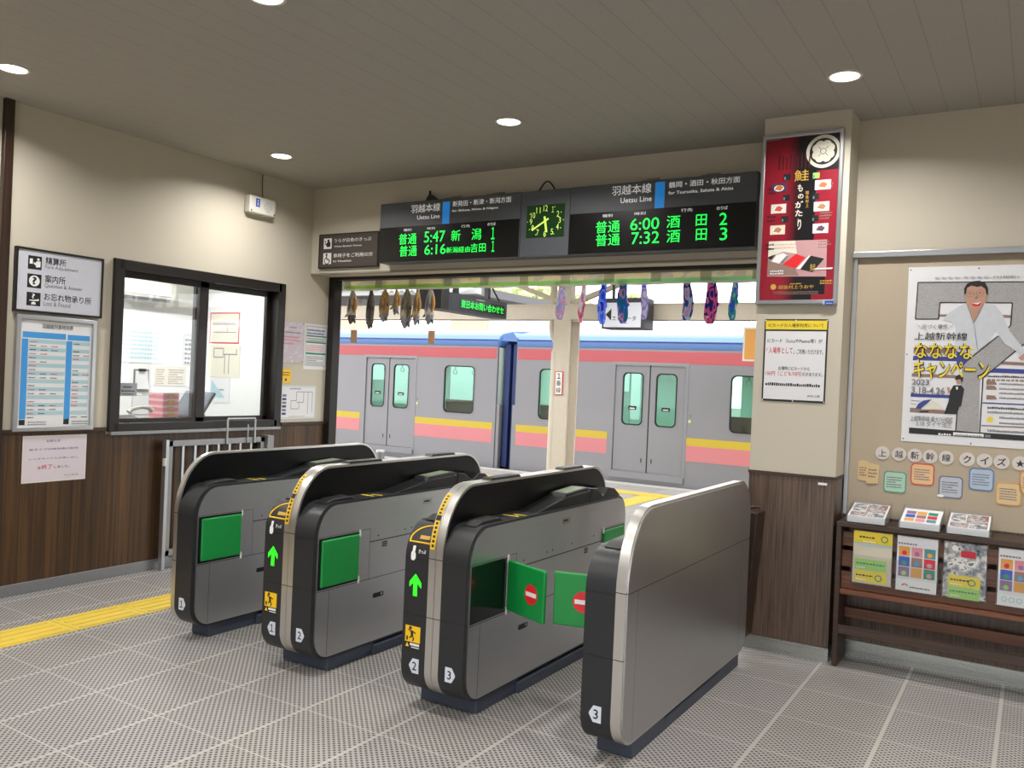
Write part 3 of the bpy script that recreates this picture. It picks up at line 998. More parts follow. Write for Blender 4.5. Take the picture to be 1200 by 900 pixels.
    # black sensor bars on top of the panel
    if left and right:
        for y0, y1 in ((0.40, 0.70), (1.17, 1.44)):
            MB().prism([(y0, 1.062), (y0 + 0.02, 1.078), (y1 - 0.02, 1.078), (y1, 1.062)], 'x', -0.03, 0.03).build('top_sensor', 'black_plastic', t, bevel=0.003)
    # plinth
    l = xa - 0.126 if left else xa + 0.004
    r_ = xb + 0.126 if right else xb - 0.004
    for y0, y1 in ((0.15, 0.52), (1.30, 1.66)):
        MB().prism([(l, y0), (r_, y0), (r_, y1), (l, y1)], 'z', 0, 0.08).build('plinth', 'base_blue', t, bevel=0.006)
    l2 = l - (0.018 if left else 0.0); r2 = r_ + (0.018 if right else 0.0)
    MB().box(l2, 0.50, 0, r2, 1.32, 0.058).build('cable_duct', 'base_blue', t, bevel=0.006)
    MB().box(l + 0.01, 0.5, 0.05, r_ - 0.01, 1.32, 0.082).build('plinth_core', 'dark_slot', t)
    return t


gate(-4.205, {1: '1'}, 'steel ticket gate nearest the ticket window, the one with a single body', {})
gate(-3.292, {-1: '1', 1: '2'}, 'ticket gate with plates 1 and 2 and a lit green arrow', {-1: True})
gate(-2.346, {-1: '2', 1: '3'}, 'ticket gate with plates 2 and 3, one green no-entry flap open', {-1: True}, {1: R(-22), 'mark': {1: 0.68}})
gate(-1.412, {-1: '3'}, 'end ticket gate with a plain brushed steel sheet facing the pillar', {}, {-1: R(180 + 13), 'mark': {-1: 0.52}})

# ================================================================== signs over the gates
def crop(s, ox, oy):
    """reading positions from an enlarged view of the photo"""
    return lambda x, y: (ox + x / s, oy + y / s)


SY = 5.64           # front of the departure boards
ys = lambda p: on_y(p, SY)
za, zb = 2.515, 3.015
xA0, xA1 = ys((445, 270)).x, ys((609.5, 260)).x
xB0, xB1 = ys((667.5, 260)).x, -1.62


def led_board(name, label, x0, x1, c, items, leds, blue, split):
    t = thing(name, label, 'departure board', ((x0 + x1) / 2, SY + 0.06, za), 0, 'departure boards over the gates')
    h = (x1 - x0) / 2
    MB().box(-h, -0.06, 0, h, 0.074, zb - za).build('housing', 'sign_grey', t, bevel=0.004)
    F = Face(t, -0.06, ys)
    zs = F.px(split)[1]
    MB().box(-h + 0.004, -0.064, 0.006, h - 0.004, -0.055, zs).build('led_screen', 'led_panel', t)
    F.y = -0.0642
    for body, lb, rt in leds:
        F.ptext('led_green', body, c(*lb), c(*rt), 'led_text', 1, 0.0)
        F.done()
    F.y = -0.06
    for body, lb, rt in items:
        F.ptext('sign_lit_white', body, c(*lb), c(*rt), 'lettering', 8 if body in ('種別', '時刻', '行先', 'のりば') else 1, 0.012)
    F.prect('sign_lit_blue', c(*blue[0]), c(*blue[1]), 'line_colour_bar', 1)
    F.done()
    return t


c6 = crop(6.667, 440, 200)
led_board('departure_board', 'grey and black departure board for Shibata, Niitsu and Niigata, left of the green clock', xA0, xA1, c6,
          [('羽越本線', (277, 333), (508, 250)), ('Uetsu Line', (325, 383), (503, 337)), ('新発田・新津・新潟方面', (603, 283), (1062, 200)),
           ('for Shibata, Niitsu & Niigata', (600, 328), (960, 278)), ('種別', (222, 475), (285, 452)), ('時刻', (407, 462), (468, 440)),
           ('行先', (672, 447), (742, 420)), ('のりば', (877, 432), (942, 403))],
          [('普通', (185, 580), (325, 487)), ('5:47', (382, 563), (548, 467)), ('新', (592, 552), (668, 462)), ('潟', (752, 543), (830, 449)), ('1', (906, 537), (936, 442)),
           ('普通', (190, 672), (328, 582)), ('6:16', (385, 658), (553, 572)), ('新潟経由', (555, 645), (742, 590)), ('吉田', (745, 640), (865, 564)), ('1', (908, 634), (934, 549))],
          ((520, 422), (583, 240)), c6(35, 452))
c5 = crop(4, 600, 180)
led_board('departure_board', 'grey and black departure board for Tsuruoka, Sakata and Akita, beside the pillar', xB0, xB1, c5,
          [('羽越本線', (468, 198), (655, 137)), ('Uetsu Line', (508, 233), (655, 197)), ('鶴岡・酒田・秋田方面', (735, 162), (1070, 105)),
           ('for Tsuruoka, Sakata & Akita', (733, 195), (1038, 153)), ('種別', (425, 300), (473, 283)), ('時刻', (575, 290), (628, 272)),
           ('行先', (793, 275), (848, 255)), ('のりば', (960, 265), (1013, 245))],
          [('普通', (393, 375), (508, 312)), ('6:00', (555, 361), (692, 298)), ('酒', (725, 350), (790, 289)), ('田', (862, 340), (915, 284)), ('2', (972, 336), (1011, 277)),
           ('普通', (393, 435), (508, 373)), ('7:32', (560, 426), (692, 363)), ('酒', (725, 418), (790, 356)), ('田', (862, 408), (915, 351)), ('3', (974, 407), (1011, 346))],
          ((668, 257), (718, 131)), c5(272, 286))
# clock panel between the boards
t = thing('station_clock', 'square green-lit clock in a grey panel between the two departure boards', 'clock', ((xA1 + xB0) / 2, SY + 0.06, za), 0)
h = (xB0 - xA1) / 2 - 0.004
MB().box(-h, -0.058, 0.0, h, 0.074, zb - za - 0.002).build('housing', 'sign_grey', t, bevel=0.004)
F = Face(t, -0.058, ys)
c7 = crop(9, 605, 205)
lb = F.px(c7(102, 668)); rt = F.px(c7(515, 298))
lb = (lb[0], lb[1]); cx, cz = (lb[0] + rt[0]) / 2, (lb[1] + rt[1]) / 2
hw2, hh2 = (rt[0] - lb[0]) / 2, (rt[1] - lb[1]) / 2
fc = MB().box(cx - hw2, -0.061, cz - hh2, cx + hw2, -0.05, cz + hh2).build('clock_face', 'clock_face', t)
F.y = -0.0612
for k in range(1, 13):
    a = R(90 - 30 * k); r1, r2 = hw2 * 0.76, hh2 * 0.78
    x, z = cx + r1 * math.cos(a), cz + r2 * math.sin(a)
    w = 0.022 if k < 10 else 0.036
    F.text('clock_glow', str(k), x - w / 2, z - 0.022, x + w / 2, z + 0.022, 'numerals', 1, 0.0)
    F.disc('clock_glow', cx + hw2 * 0.95 * math.cos(a), cz + hh2 * 0.95 * math.sin(a), 0.004, 'numerals', 1, 10)
for a, ln, w, nm in ((90 - 240, 0.125, 0.014, 'minute_hand'), (90 - 170, 0.088, 0.018, 'hour_hand')):
    d = (math.cos(R(a)), math.sin(R(a)))
    F.line('clock_glow', (cx - d[0] * 0.035, cz - d[1] * 0.035), (cx + d[0] * ln, cz + d[1] * ln), w, nm, 3)
F.done()
# loose cable loop above the clock, brackets on the boards
p0 = ys((627, 220)); p1 = ys((648, 219))
b = MB(); pts = [(p0.x + (p1.x - p0.x) * k / 10, SY + 0.05, zb - 0.01 + 0.085 * math.sin(PI * k / 10)) for k in range(11)]
tag(b.tube(pts, 0.006, 8).build('cable', 'black_plastic', None, smooth=60), 'black cable loop rising from the top of the clock panel', 'cable')
for px, lab in ((525, 'tan mounting bracket on top of the board left of the clock, nearer the blue bar'), (575, 'tan mounting bracket on top of the board left of the clock, nearer the clock'), (757, 'tan mounting bracket on the board beside the pillar, nearer the clock'), (828, 'tan mounting bracket on the board beside the pillar, nearer the red poster')):
    x = ys((px, 220)).x
    tag(MB().box(x - 0.05, SY + 0.02, zb - 0.002, x + 0.05, YF, zb + 0.012).box(x - 0.05, YF - 0.01, zb, x + 0.05, YF, zb + 0.045).build('bracket', 'beige_dark', None, bevel=0.002), lab, 'bracket', None)
x = ys((502, 232)).x
t = thing('cable_clip', 'small black cable clamp standing on the top of the Niigata board', 'clamp', (x, SY + 0.05, zb))
MB().prism([(-0.05, 0), (0.05, 0), (0.05, 0.02), (0.0, 0.055), (-0.02, 0.06), (-0.05, 0.015)], 'y', -0.02, 0.02).build('clamp_body', 'black_plastic', t, bevel=0.003)
MB().cyl((-0.015, -0.01, 0.05), (-0.015, -0.01, 0.085), 0.009).build('clamp_screw', 'black_plastic', t)

# ------------------------------------------------------------------ small brown sign
yl = lambda p: on_y(p, YF - 0.03)
c8 = crop(14.286, 366, 265)
A, B = yl(c8(100, 705)), yl(c8(1105, 85))
t = thing('information_sign', 'small dark brown sign for white backed tickets and wheelchairs, over the passage', 'sign', ((A.x + B.x) / 2, YF, A.z))
h = (B.x - A.x) / 2; H = B.z - A.z
MB().box(-h, -0.028, 0, h, 0, H).build('sign_board', 'sign_brown', t)
MB().band([(-h - .004, -.004), (h + .004, -.004), (h + .004, H + .004), (-h - .004, H + .004)], [(-h + .006, .006), (h - .006, .006), (h - .006, H - .006), (-h + .006, H - .006)], 'y', -0.031, 0).build('sign_frame', 'dark_frame', t)
F = Face(t, -0.028, yl)
for lb, rt in (((188, 385), (326, 202)), ((176, 640), (318, 448))):
    F.prect('ink_white', c8(*lb), c8(*rt), 'pictogram_field')
# attendant pictogram
P = lambda x, y: F.px(c8(x, y))
x, z = P(270, 245); F.disc('ink_black', x, z, 0.013, 'pictogram', 2)
F.ppoly('ink_black', [c8(*q) for q in ((238, 352), (300, 348), (305, 275), (290, 262), (255, 266), (232, 300), (215, 290), (210, 305), (238, 330))], 'pictogram', 2)
F.ppoly('ink_black', [c8(*q) for q in ((214, 285), (228, 280), (224, 245), (210, 250))], 'pictogram', 2)
# wheelchair pictogram
x, z = P(238, 480); F.disc('ink_black', x, z, 0.011, 'pictogram', 2)
F.pline('ink_black', [c8(*q) for q in ((237, 495), (240, 555), (272, 558), (288, 600))], 0.011, 'pictogram', 2)
x, z = P(243, 580); F.ring('ink_black', x, z, 0.026, 0.034, 'pictogram', 2, 24, 100, 340)
for body, lb, rt in (('うらが白色のきっぷ', (365, 275), (988, 172)), ('White Backed Tickets', (362, 355), (825, 303)), ('車椅子をご利用の方', (350, 530), (1010, 427)), ('for Wheelchair', (345, 605), (658, 558))):
    F.ptext('ink_white', body, c8(*lb), c8(*rt), 'lettering', 2, 0.018)
F.done()

# ================================================================== left wall
xw = lambda p: on_x(p, XL + 0.03)


def wall_item(name, label, cat, tl, tr, bl, br, plane, xwall, group=None):
    """thing on the left wall: its local frame and mean size"""
    a, b2, c, d = plane(tl), plane(tr), plane(bl), plane(br)
    y0 = (a.y + c.y) / 2; y1 = (b2.y + d.y) / 2; z0 = (c.z + d.z) / 2; z1 = (a.z + b2.z) / 2
    t = thing(name, label, cat, (xwall, (y0 + y1) / 2, z0), PI / 2, group)
    return t, (y1 - y0) / 2, z1 - z0


c9 = crop(9, 10, 280)
t, h, H = wall_item('information_sign', 'white sign in a dark frame listing fare adjustment, questions and lost property', 'sign', c9(85, 75), c9(1012, 208), c9(58, 760), c9(980, 835), xw, XL)
MB().box(-h + 0.008, -0.026, 0.008, h - 0.008, 0, H - 0.008).build('sign_board', 'sign_face_white', t)
MB().band([(-h, 0), (h, 0), (h, H), (-h, H)], [(-h + .014, .014), (h - .014, .014), (h - .014, H - .014), (-h + .014, H - .014)], 'y', -0.034, 0).build('sign_frame', 'dark_frame', t, bevel=0.002)
F = Face(t, -0.026, xw)
for lb, rt in (((207, 312), (357, 190)), ((198, 508), (352, 380)), ((190, 698), (342, 572))):
    F.prect('ink_black', c9(*lb), c9(*rt), 'pictogram_field')
x, z = F.px(c9(275, 442)); F.disc('ink_white', x, z, 0.036, 'pictogram', 2); F.text('ink_black', '?', x - 0.015, z - 0.025, x + 0.015, z + 0.027, 'pictogram', 3, 0.03)
x, z = F.px(c9(318, 218)); F.disc('ink_white', x, z, 0.009, 'pictogram', 2)
F.ppoly('ink_white', [c9(*q) for q in ((292, 300), (338, 300), (342, 240), (300, 235), (285, 255), (270, 240), (268, 260), (290, 280))], 'pictogram', 2)
F.ppoly('ink_white', [c9(*q) for q in ((225, 258), (258, 262), (260, 208), (228, 203))], 'pictogram', 2)
F.ppoly('ink_white', [c9(*q) for q in ((220, 640), (300, 640), (320, 632), (322, 655), (290, 655), (222, 650))], 'pictogram', 2)
F.ppoly('ink_white', [c9(*q) for q in ((240, 690), (290, 692), (285, 668), (265, 660), (245, 668))], 'pictogram', 2)
x, z = F.px(c9(264, 600)); F.text('ink_white', '?', x - 0.01, z - 0.017, x + 0.01, z + 0.015, 'pictogram', 2, 0.02)
for body, lb, rt, m in (('精算所', (393, 268), (612, 220), 'ink_black'), ('Fare Adjustment', (388, 320), (738, 320), 'ink_grey'), ('案内所', (385, 460), (605, 405), 'ink_black'),
                        ('Question & Answer', (383, 515), (782, 514), 'ink_grey'), ('お忘れ物承り所', (375, 645), (875, 622), 'ink_black'), ('Lost & Found', (370, 703), (655, 683), 'ink_grey')):
    F.ptext(m, body, c9(*lb), c9(*rt), 'lettering', 2, 0.004)
F.done()

c10 = crop(6.209, 10, 365)
t, h, H = wall_item('timetable_board', 'silver framed blue and white train timetable under the dark-framed white sign', 'timetable', c10(65, 18), c10(655, 60), c10(22, 878), c10(612, 862), xw, XL)
MB().box(-h + 0.01, -0.02, 0.01, h - 0.01, 0, H - 0.01).build('timetable_sheet', 'white_paper', t)
MB().band([(-h, 0), (h, 0), (h, H), (-h, H)], [(-h + .034, .034), (h - .034, .034), (h - .034, H - .034), (-h + .034, H - .034)], 'y', -0.032, 0).build('snap_frame', 'aluminium', t, bevel=0.006)
F = Face(t, -0.02, xw)
F.ptext('ink_black', '羽越線列車時刻表', c10(250, 124), c10(478, 106), 'lettering', 2, 0.02)
F.prect('sky_blue_print', c10(108, 187), c10(425, 165)); F.prect('sky_blue_print', c10(435, 209), c10(598, 181))
L0, L1 = F.px(c10(80, 785)), F.px(c10(138, 197)); M0, M1 = F.px(c10(404, 788)), F.px(c10(460, 214))
F.rect('sky_blue_print', L0[0], L0[1], L0[0] + 0.043, L1[1]); F.rect('sky_blue_print', M0[0], M0[1], M0[0] + 0.043, L1[1])
F.rect('ink_black', L0[0], L0[1] - 0.04, L0[0] + 0.04, L0[1] - 0.004); F.rect('ink_black', M0[0], L0[1] - 0.04, M0[0] + 0.04, L0[1] - 0.004)
R0 = F.px(c10(425, 180))[0]; R1 = F.px(c10(598, 190))[0]
hr = (L1[1] - L0[1]) / 20; rn = random.Random(3)
for k in range(20):
    z = L1[1] - hr * (k + 1)
    for xa_, xb_ in ((L0[0] + 0.046, R0), (M0[0] + 0.046, R1)):
        if k % 2 == 0:
            F.rect('pale_blue_print', xa_, z, xb_, z + hr)
        for q in range(rn.choice((0, 1, 1, 2, 3)) if xa_ < 0 else rn.choice((0, 1, 1, 2))):
            m = rn.choice(('ink_black', 'ink_black', 'ink_red'))
            F.greek(m, xa_ + 0.006 + q * 0.075, z + hr * 0.25, xa_ + 0.05 + q * 0.075, z + hr * 0.75, 1, 'lettering', 2, 1.0, 0.008, seed=k * 7 + q)
for x in (L0[0] + 0.06, M0[0] + 0.06):
    F.greek('ink_grey', x, L0[1] - 0.04, x + 0.13, L0[1] - 0.008, 2, 'lettering', 2, seed=9)
F.done()

c11 = crop(10.91, 10, 500)
xw2 = lambda p: on_x(p, XL + 0.014)
t, h, H = wall_item('paper_notice', 'pinkish laminated notice taped on the wood wainscot below the timetable', 'notice', c11(200, 130), c11(990, 110), c11(170, 715), c11(970, 660), xw2, XL + 0.012)
MB().box(-h, -0.002, 0, h, 0.0, H).build('sheet', 'paper_lilac', t)
MB().band([(-h - .006, -.006), (h + .006, -.006), (h + .006, H + .006), (-h - .006, H + .006)], [(-h, 0), (h, 0), (h, H), (-h, H)], 'y', -0.0015, 0).build('laminate_edge', 'white_plastic', t)
F = Face(t, -0.002, xw2)
for body, lb, rt, m, bo in (('お知らせ', (485, 200), (665, 158), 'ink_black', .02), ('紙タイプの時刻表の配布', (262, 312), (893, 255), 'ink_navy', .01), ('レンタサイクルの貸し出し', (262, 432), (888, 372), 'ink_navy', .01),
                            ('は', (370, 546), (412, 508), 'ink_black', .01), ('終了', (420, 548), (560, 478), 'ink_red', .03), ('しました。', (580, 530), (780, 485), 'ink_black', .01), ('村上駅長', (710, 633), (890, 592), 'ink_grey', 0)):
    F.ptext(m, body, c11(*lb), c11(*rt), 'lettering', 1, bo)
F.done()

c12 = crop(6.923, 320, 370)


def sheet(label, tl, tr, bl, br, m, c=c12):
    t, h, H = wall_item('paper_notice', label, 'notice', c(*tl), c(*tr), c(*bl), c(*br), xw2, XL)
    MB().box(-h, -0.003, 0, h, 0.0, H).build('sheet', m, t)
    return t, h, H, Face(t, -0.003, xw2)


t, h, H, F = sheet('crinkled pale lilac plastic sleeve notice beside the ticket window, upper row', (80, 45), (265, 60), (65, 375), (245, 385), 'paper_lilac')
b = MB()
rn = random.Random(5)
b.grid(lambda u, v: (-h + 2 * h * u, -0.005 - 0.002 * rn.random(), H * v), 10, 14)
b.build('plastic_sleeve', glass('sleeve_plastic', '#fdfcfd', 0.3), t)
F.greek('ink_grey', -h * 0.3, H * 0.86, h * 0.3, H * 0.92, 1, 'lettering', 1); F.greek('ink_grey', -h * 0.8, H * 0.73, h * 0.8, H * 0.80, 1, 'lettering', 1)
F.greek('pink_print', -h * 0.85, H * 0.45, h * 0.8, H * 0.7, 3, 'lettering', 1, ch=0.008)
for sx in (-0.92, 0.92):
    for sz in (0.03, 0.97):
        F.disc('ink_black', h * sx, H * sz, 0.006, 'pin', 2, 10)
F.done()
t, h, H, F = sheet('white notice with green bands in a clear sleeve, right of the crinkled lilac one', (272, 62), (455, 80), (250, 432), (440, 442), 'white_paper')
F.frame('ink_grey', -h * 0.9, H * 0.08, h * 0.9, H * 0.95, 0.004)
for z0, z1, m in ((0.72, 0.75, 'ink_green'), (0.58, 0.61, 'ink_green'), (0.33, 0.37, 'ink_green')):
    F.rect(m, -h * 0.85, H * z0, h * 0.85, H * z1)
F.greek('ink_navy', -h * 0.8, H * 0.78, h * 0.8, H * 0.92, 2, 'lettering', 2); F.greek('pink_print', -h * 0.8, H * 0.40, h * 0.8, H * 0.56, 4, 'lettering', 2)
F.greek('ink_grey', -h * 0.8, H * 0.62, h * 0.8, H * 0.71, 2, 'lettering', 2); F.greek('ink_grey', -h * 0.8, H * 0.11, h * 0.8, H * 0.31, 5, 'lettering', 2)
F.done()
t, h, H, F = sheet('small yellow caution notice between the lilac sleeve and the line map', (60, 435), (155, 432), (50, 540), (150, 548), 'caution_yellow')
F.greek('ink_black', -h * 0.8, H * 0.55, h * 0.8, H * 0.9, 2, 'lettering', 1); F.rect('ink_black', -h * 0.7, H * 0.15, -h * 0.4, H * 0.35); F.rect('ink_black', h * 0.0, H * 0.15, h * 0.3, H * 0.3)
F.done()
t, h, H, F = sheet('white line map notice, lowest of those beside the ticket window', (70, 570), (355, 570), (55, 835), (345, 835), 'white_paper')
F.frame('pale_blue_print', -h * 0.98, H * 0.02, h * 0.98, H * 0.98, 0.006)
F.greek('ink_navy', -h * 0.5, H * 0.9, h * 0.2, H * 0.96, 1, 'lettering', 2)
for k in range(6):
    F.rect('ink_navy' if k % 2 == 0 else 'ink_grey', -h * 0.88, H * (0.12 + k * 0.11), -h * 0.66, H * (0.19 + k * 0.11))
for q in (((-0.4, .3), (-0.4, .55)), ((-0.4, .55), (-.1, .55)), ((-.1, .55), (-.1, .82)), ((-.1, .82), (.8, .82)), ((.8, .82), (.8, .2)), ((.3, .82), (.3, .5)), ((.3, .5), (-.1, .5)), ((.05, .3), (.05, .5)), ((-.4, .3), (.05, .3)), ((.55, .82), (.55, .15))):
    F.line('ink_grey', (h * q[0][0], H * q[0][1]), (h * q[1][0], H * q[1][1]), 0.005, 'print', 2)
F.greek('pink_print', -h * 0.5, H * 0.06, h * 0.5, H * 0.1, 1, 'lettering', 2)
F.done()

# white loudspeaker with its thin aerial
t = thing('wall_speaker', 'small white wall speaker with a blue label, high on the plain wall', 'speaker', (XL, 5.12, 2.88), PI / 2)
MB().box(-0.15, -0.075, 0, 0.13, 0, 0.145).build('case', 'white_plastic', t, bevel=0.012, seg=3)
b = MB()
for k in range(7):
    for j in range(7):
        x, z = 0.0 + k * 0.014, 0.03 + j * 0.014
        if (k - 3) ** 2 + (j - 3) ** 2 < 11:
            b.prism(circle(x, z, 0.004, 8), 'y', -0.0755, -0.07)
b.build('grille_holes', mat('grille_grey', '#8f8d88', rough=0.6), t)
F = Face(t, -0.075); F.rect('ink_blue', -0.09, 0.055, -0.045, 0.125, 'label'); F.rect('ink_white', -0.072, 0.066, -0.063, 0.096, 'label', 2); F.disc('ink_white', -0.0675, 0.107, 0.006, 'label', 2, 12)
for x in (-0.135, 0.115):
    F.disc('screw_dark', x, 0.018, 0.007, 'screw', 1, 12)
F.done()
MB().cyl((0.145, -0.03, 0.05), (0.145, -0.03, 0.12), 0.02, n=14).build('knob', 'white_plastic', t, smooth=40)
MB().tube([(0.03, -0.02, 0.145), (0.031, -0.012, 0.25), (0.03, -0.01, 0.355)], 0.0035, 6).build('aerial', 'screw_dark', t)

# ------------------------------------------------------------------ things in the ticket office
t = thing('service_counter', 'wooden counter shelf inside the ticket window', 'counter', (XL - 0.16, 4.6, 0))
MB().box(-0.62, -1.3, 1.045, 0.0, 1.2, 1.085).build('counter_top', 'counter_wood', t, bevel=0.005)
MB().box(-0.6, -1.28, 0, -0.57, 1.18, 1.045).build('front_panel', 'counter_wood', t)
CT = 1.085
t = thing('desk_telephone', 'black desk telephone with a white handset on the office counter', 'telephone', (-6.1, 4.20, CT))
MB().prism([(-0.1, 0), (0.1, 0), (0.1, 0.03), (-0.1, 0.075)], 'y', -0.12, 0.12).build('base', 'black_plastic', t, bevel=0.008)
MB().tube([(0.0, 0.02, 0.10), (0.0, 0.05, 0.125), (0.0, 0.13, 0.14), (0.0, 0.2, 0.135), (0.0, 0.23, 0.11)], [0.02, 0.016, 0.014, 0.016, 0.022], 10).build('handset', 'white_plastic', t, smooth=60)
b = MB()
for i in range(3):
    for j in range(4):
        b.box(0.0 + i * 0.028, -0.1 + j * 0.025, 0.05 - i * 0.006, 0.018 + i * 0.028, -0.085 + j * 0.025, 0.061 - i * 0.006)
b.build('keypad', 'ink_grey', t)
px_pink = mat('card_pink', '#e08a98', rough=0.6)
for k, pos in enumerate(('bottom of', 'second from the bottom in', 'middle of', 'second from the top in', 'top of')):
    t = thing('card_box', 'small pink card box, ' + pos + ' the stack beside the monitor', 'box', (-6.15, 4.575, CT + 0.052 * k), 0, 'pink boxes stacked on the office counter')
    MB().box(-0.09, -0.075, 0.0, 0.09, 0.075, 0.03).build('tray', px_pink, t, bevel=0.002)
    MB().box(-0.092, -0.077, 0.031, 0.092, 0.077, 0.0515).build('lid', mat('card_pale_pink', '#edc3cb', rough=0.6), t, bevel=0.002)
    MB().box(0.0905, -0.03, 0.012, 0.0935, 0.03, 0.040).build('label', 'ink_gold', t)
t = thing('ticket_monitor', 'dark grey tilted terminal screen behind the window mullion', 'monitor', (-6.12, 4.87, CT))
MB().box(-0.12, -0.10, 0, 0.12, 0.10, 0.02).build('base', 'black_plastic', t, bevel=0.004)
MB().prism([(0.09, 0.02), (0.02, 0.12), (-0.02, 0.12), (0.02, 0.02)], 'x', -0.05, 0.05).build('stand', 'black_plastic', t)
scr = MB().box(-0.16, -0.014, 0, 0.16, 0.014, 0.27).build('screen_case', mat('monitor_grey', '#4a4e55', rough=0.45), t, bevel=0.006)
scr.rotation_euler = (R(-38), 0, R(8)); scr.location = (0, -0.10, 0.05)
MB().box(-0.14, -0.0155, 0.02, 0.14, -0.0135, 0.25).build('screen', mat('screen_grey', '#6f7780', rough=0.2), scr)

xb = lambda p: on_x(p, OX + 0.02)
yo = lambda p: on_y(p, OY - 0.02)
t = thing('air_conditioner', 'white wall air conditioner high in the ticket office', 'air conditioner', (OX, 5.25, 2.165), PI / 2)
MB().prism([(0, 0.0), (-0.12, -0.005), (-0.2, 0.05), (-0.21, 0.22), (-0.17, 0.28), (0, 0.28)], 'x', -0.6, 0.6).build('case', mat('conditioner_white', '#c4c2ba', rough=0.5), t, bevel=0.02, seg=3)
MB().box(-0.58, -0.215, 0.07, 0.25, -0.195, 0.235).build('front_panel', mat('conditioner_panel', '#d3d1ca', rough=0.4), t, bevel=0.008)
MB().prism([(-0.165, 0.026), (-0.197, 0.050), (-0.200, 0.046), (-0.168, 0.021)], 'x', -0.57, 0.25).build('air_slot', 'ink_grey', t)
b = MB()
for k in range(12):
    b.box(0.30, -0.213, 0.07 + k * 0.013, 0.50, -0.208, 0.076 + k * 0.013)
b.build('grille', mat('grille_pale', '#b9b7b0', rough=0.6), t)


def office_paper(name, label, lb, rt, plane, back, m='white_paper', cat='paper'):
    a, c = plane(lb), plane(rt)
    if back == 'x':
        t = thing(name, label, cat, (OX, (a.y + c.y) / 2, a.z), PI / 2); h = (c.y - a.y) / 2
    else:
        t = thing(name, label, cat, ((a.x + c.x) / 2, OY, a.z), 0); h = (c.x - a.x) / 2
    H = c.z - a.z
    MB().box(-h, -0.006, 0, h, 0, H).build('sheet', m, t)
    return t, h, H, Face(t, -0.006)


pale = mat('chart_pale', '#dde6e9', rough=0.4)
t, h, H, F = office_paper('wall_chart', 'pale blue-white wide chart on the office wall below the air conditioner', (138, 424), (194, 378), xb, 'x', pale, 'chart')
F.greek('pale_blue_print', -h * 0.9, H * 0.1, h * 0.9, H * 0.8, 7, 'print', 1, seed=2); F.rect('ink_white', -h * 0.95, H * 0.85, h * 0.95, H * 0.96); F.done()
t, h, H, F = office_paper('clipboard', 'clipboard with a curled white sheet on the office wall', (157, 459), (176, 433), xb, 'x', 'grey_metal', 'clipboard')
MB().grid(lambda u, v: (-h * 0.85 + h * 1.65 * u, -0.012 - 0.03 * (1 - v) ** 2 * u, H * 0.12 + H * 0.8 * v), 6, 8).build('paper', 'white_paper', t, smooth=40)
MB().box(-h * 0.4, -0.03, H * 0.9, h * 0.4, -0.004, H * 1.02).build('clip', 'screw_dark', t); F.done()
t, h, H, F = office_paper('paper_notice', 'plain white sheet under the clipboard in the office', (155, 486), (176, 463), xb, 'x', 'white_paper', 'notice')
F.frame('ink_grey', -h, 0, h, H, 0.004); F.done()
t, h, H, F = office_paper('paper_notice', 'cream sheet with two printed tables on the office wall over the pink boxes', (181, 452), (219, 430), xb, 'x', 'paper_cream', 'notice')
F.greek('ink_brown', -h * 0.9, H * 0.1, -h * 0.35, H * 0.9, 7, 'print', 1, seed=1); F.greek('ink_brown', -h * 0.1, H * 0.1, h * 0.9, H * 0.9, 7, 'print', 1, seed=4); F.done()
t, h, H, F = office_paper('paper_notice', 'narrow white duty list beside the window mullion in the office', (215, 428), (229, 393), xb, 'x', 'white_paper', 'notice')
F.frame('ink_grey', -h, 0, h, H, 0.003); F.greek('ink_grey', -h * 0.7, H * 0.05, h * 0.9, H * 0.95, 6, 'print', 1); F.done()
t, h, H, F = office_paper('route_diagram', 'cream diagram with a thin dark red border on the far office wall', (244, 402), (280, 366), yo, 'y', 'paper_cream', 'diagram')
F.frame('ink_red', -h, 0, h, H, 0.012, 'border'); F.line('ink_brown', (-h * .8, H * .62), (h * .8, H * .62), 0.012, 'print', 2); F.line('ink_brown', (-h * .8, H * .36), (h * .8, H * .36), 0.008, 'print', 2)
F.line('ink_brown', (h * .2, H * .36), (h * .2, H * .62), 0.006, 'print', 2); F.greek('ink_grey', -h * .8, H * .66, h * .8, H * .72, 1, 'print', 2); F.done()
t, h, H, F = office_paper('route_diagram', 'cream track plan below the red-bordered diagram in the office', (241, 441), (280, 405), yo, 'y', 'paper_cream', 'diagram')
for q in (((-.6, .62), (-.6, .9)), ((-.6, .9), (0, .9)), ((0, .9), (0, .62)), ((0, .62), (-.6, .62)), ((0, .72), (.85, .72)), ((.1, .72), (.1, .1)), ((.35, .72), (.35, .1)), ((.8, .72), (.8, .9))):
    F.line('ink_grey', (h * q[0][0], H * q[0][1]), (h * q[1][0], H * q[1][1]), 0.01, 'print', 1)
F.done()
t, h, H, F = office_paper('paper_notice', 'pale sheet with a grey triangle behind the terminal screen', (243, 471), (268, 443), yo, 'y', 'white_paper', 'notice')
F.poly('pale_blue_print', [(-h * .8, H * .2), (h * .6, H * .2), (-h * .8, H * .9)]); F.greek('ink_grey', 0, H * .5, h * .5, H * .6, 1, 'print', 2); F.done()
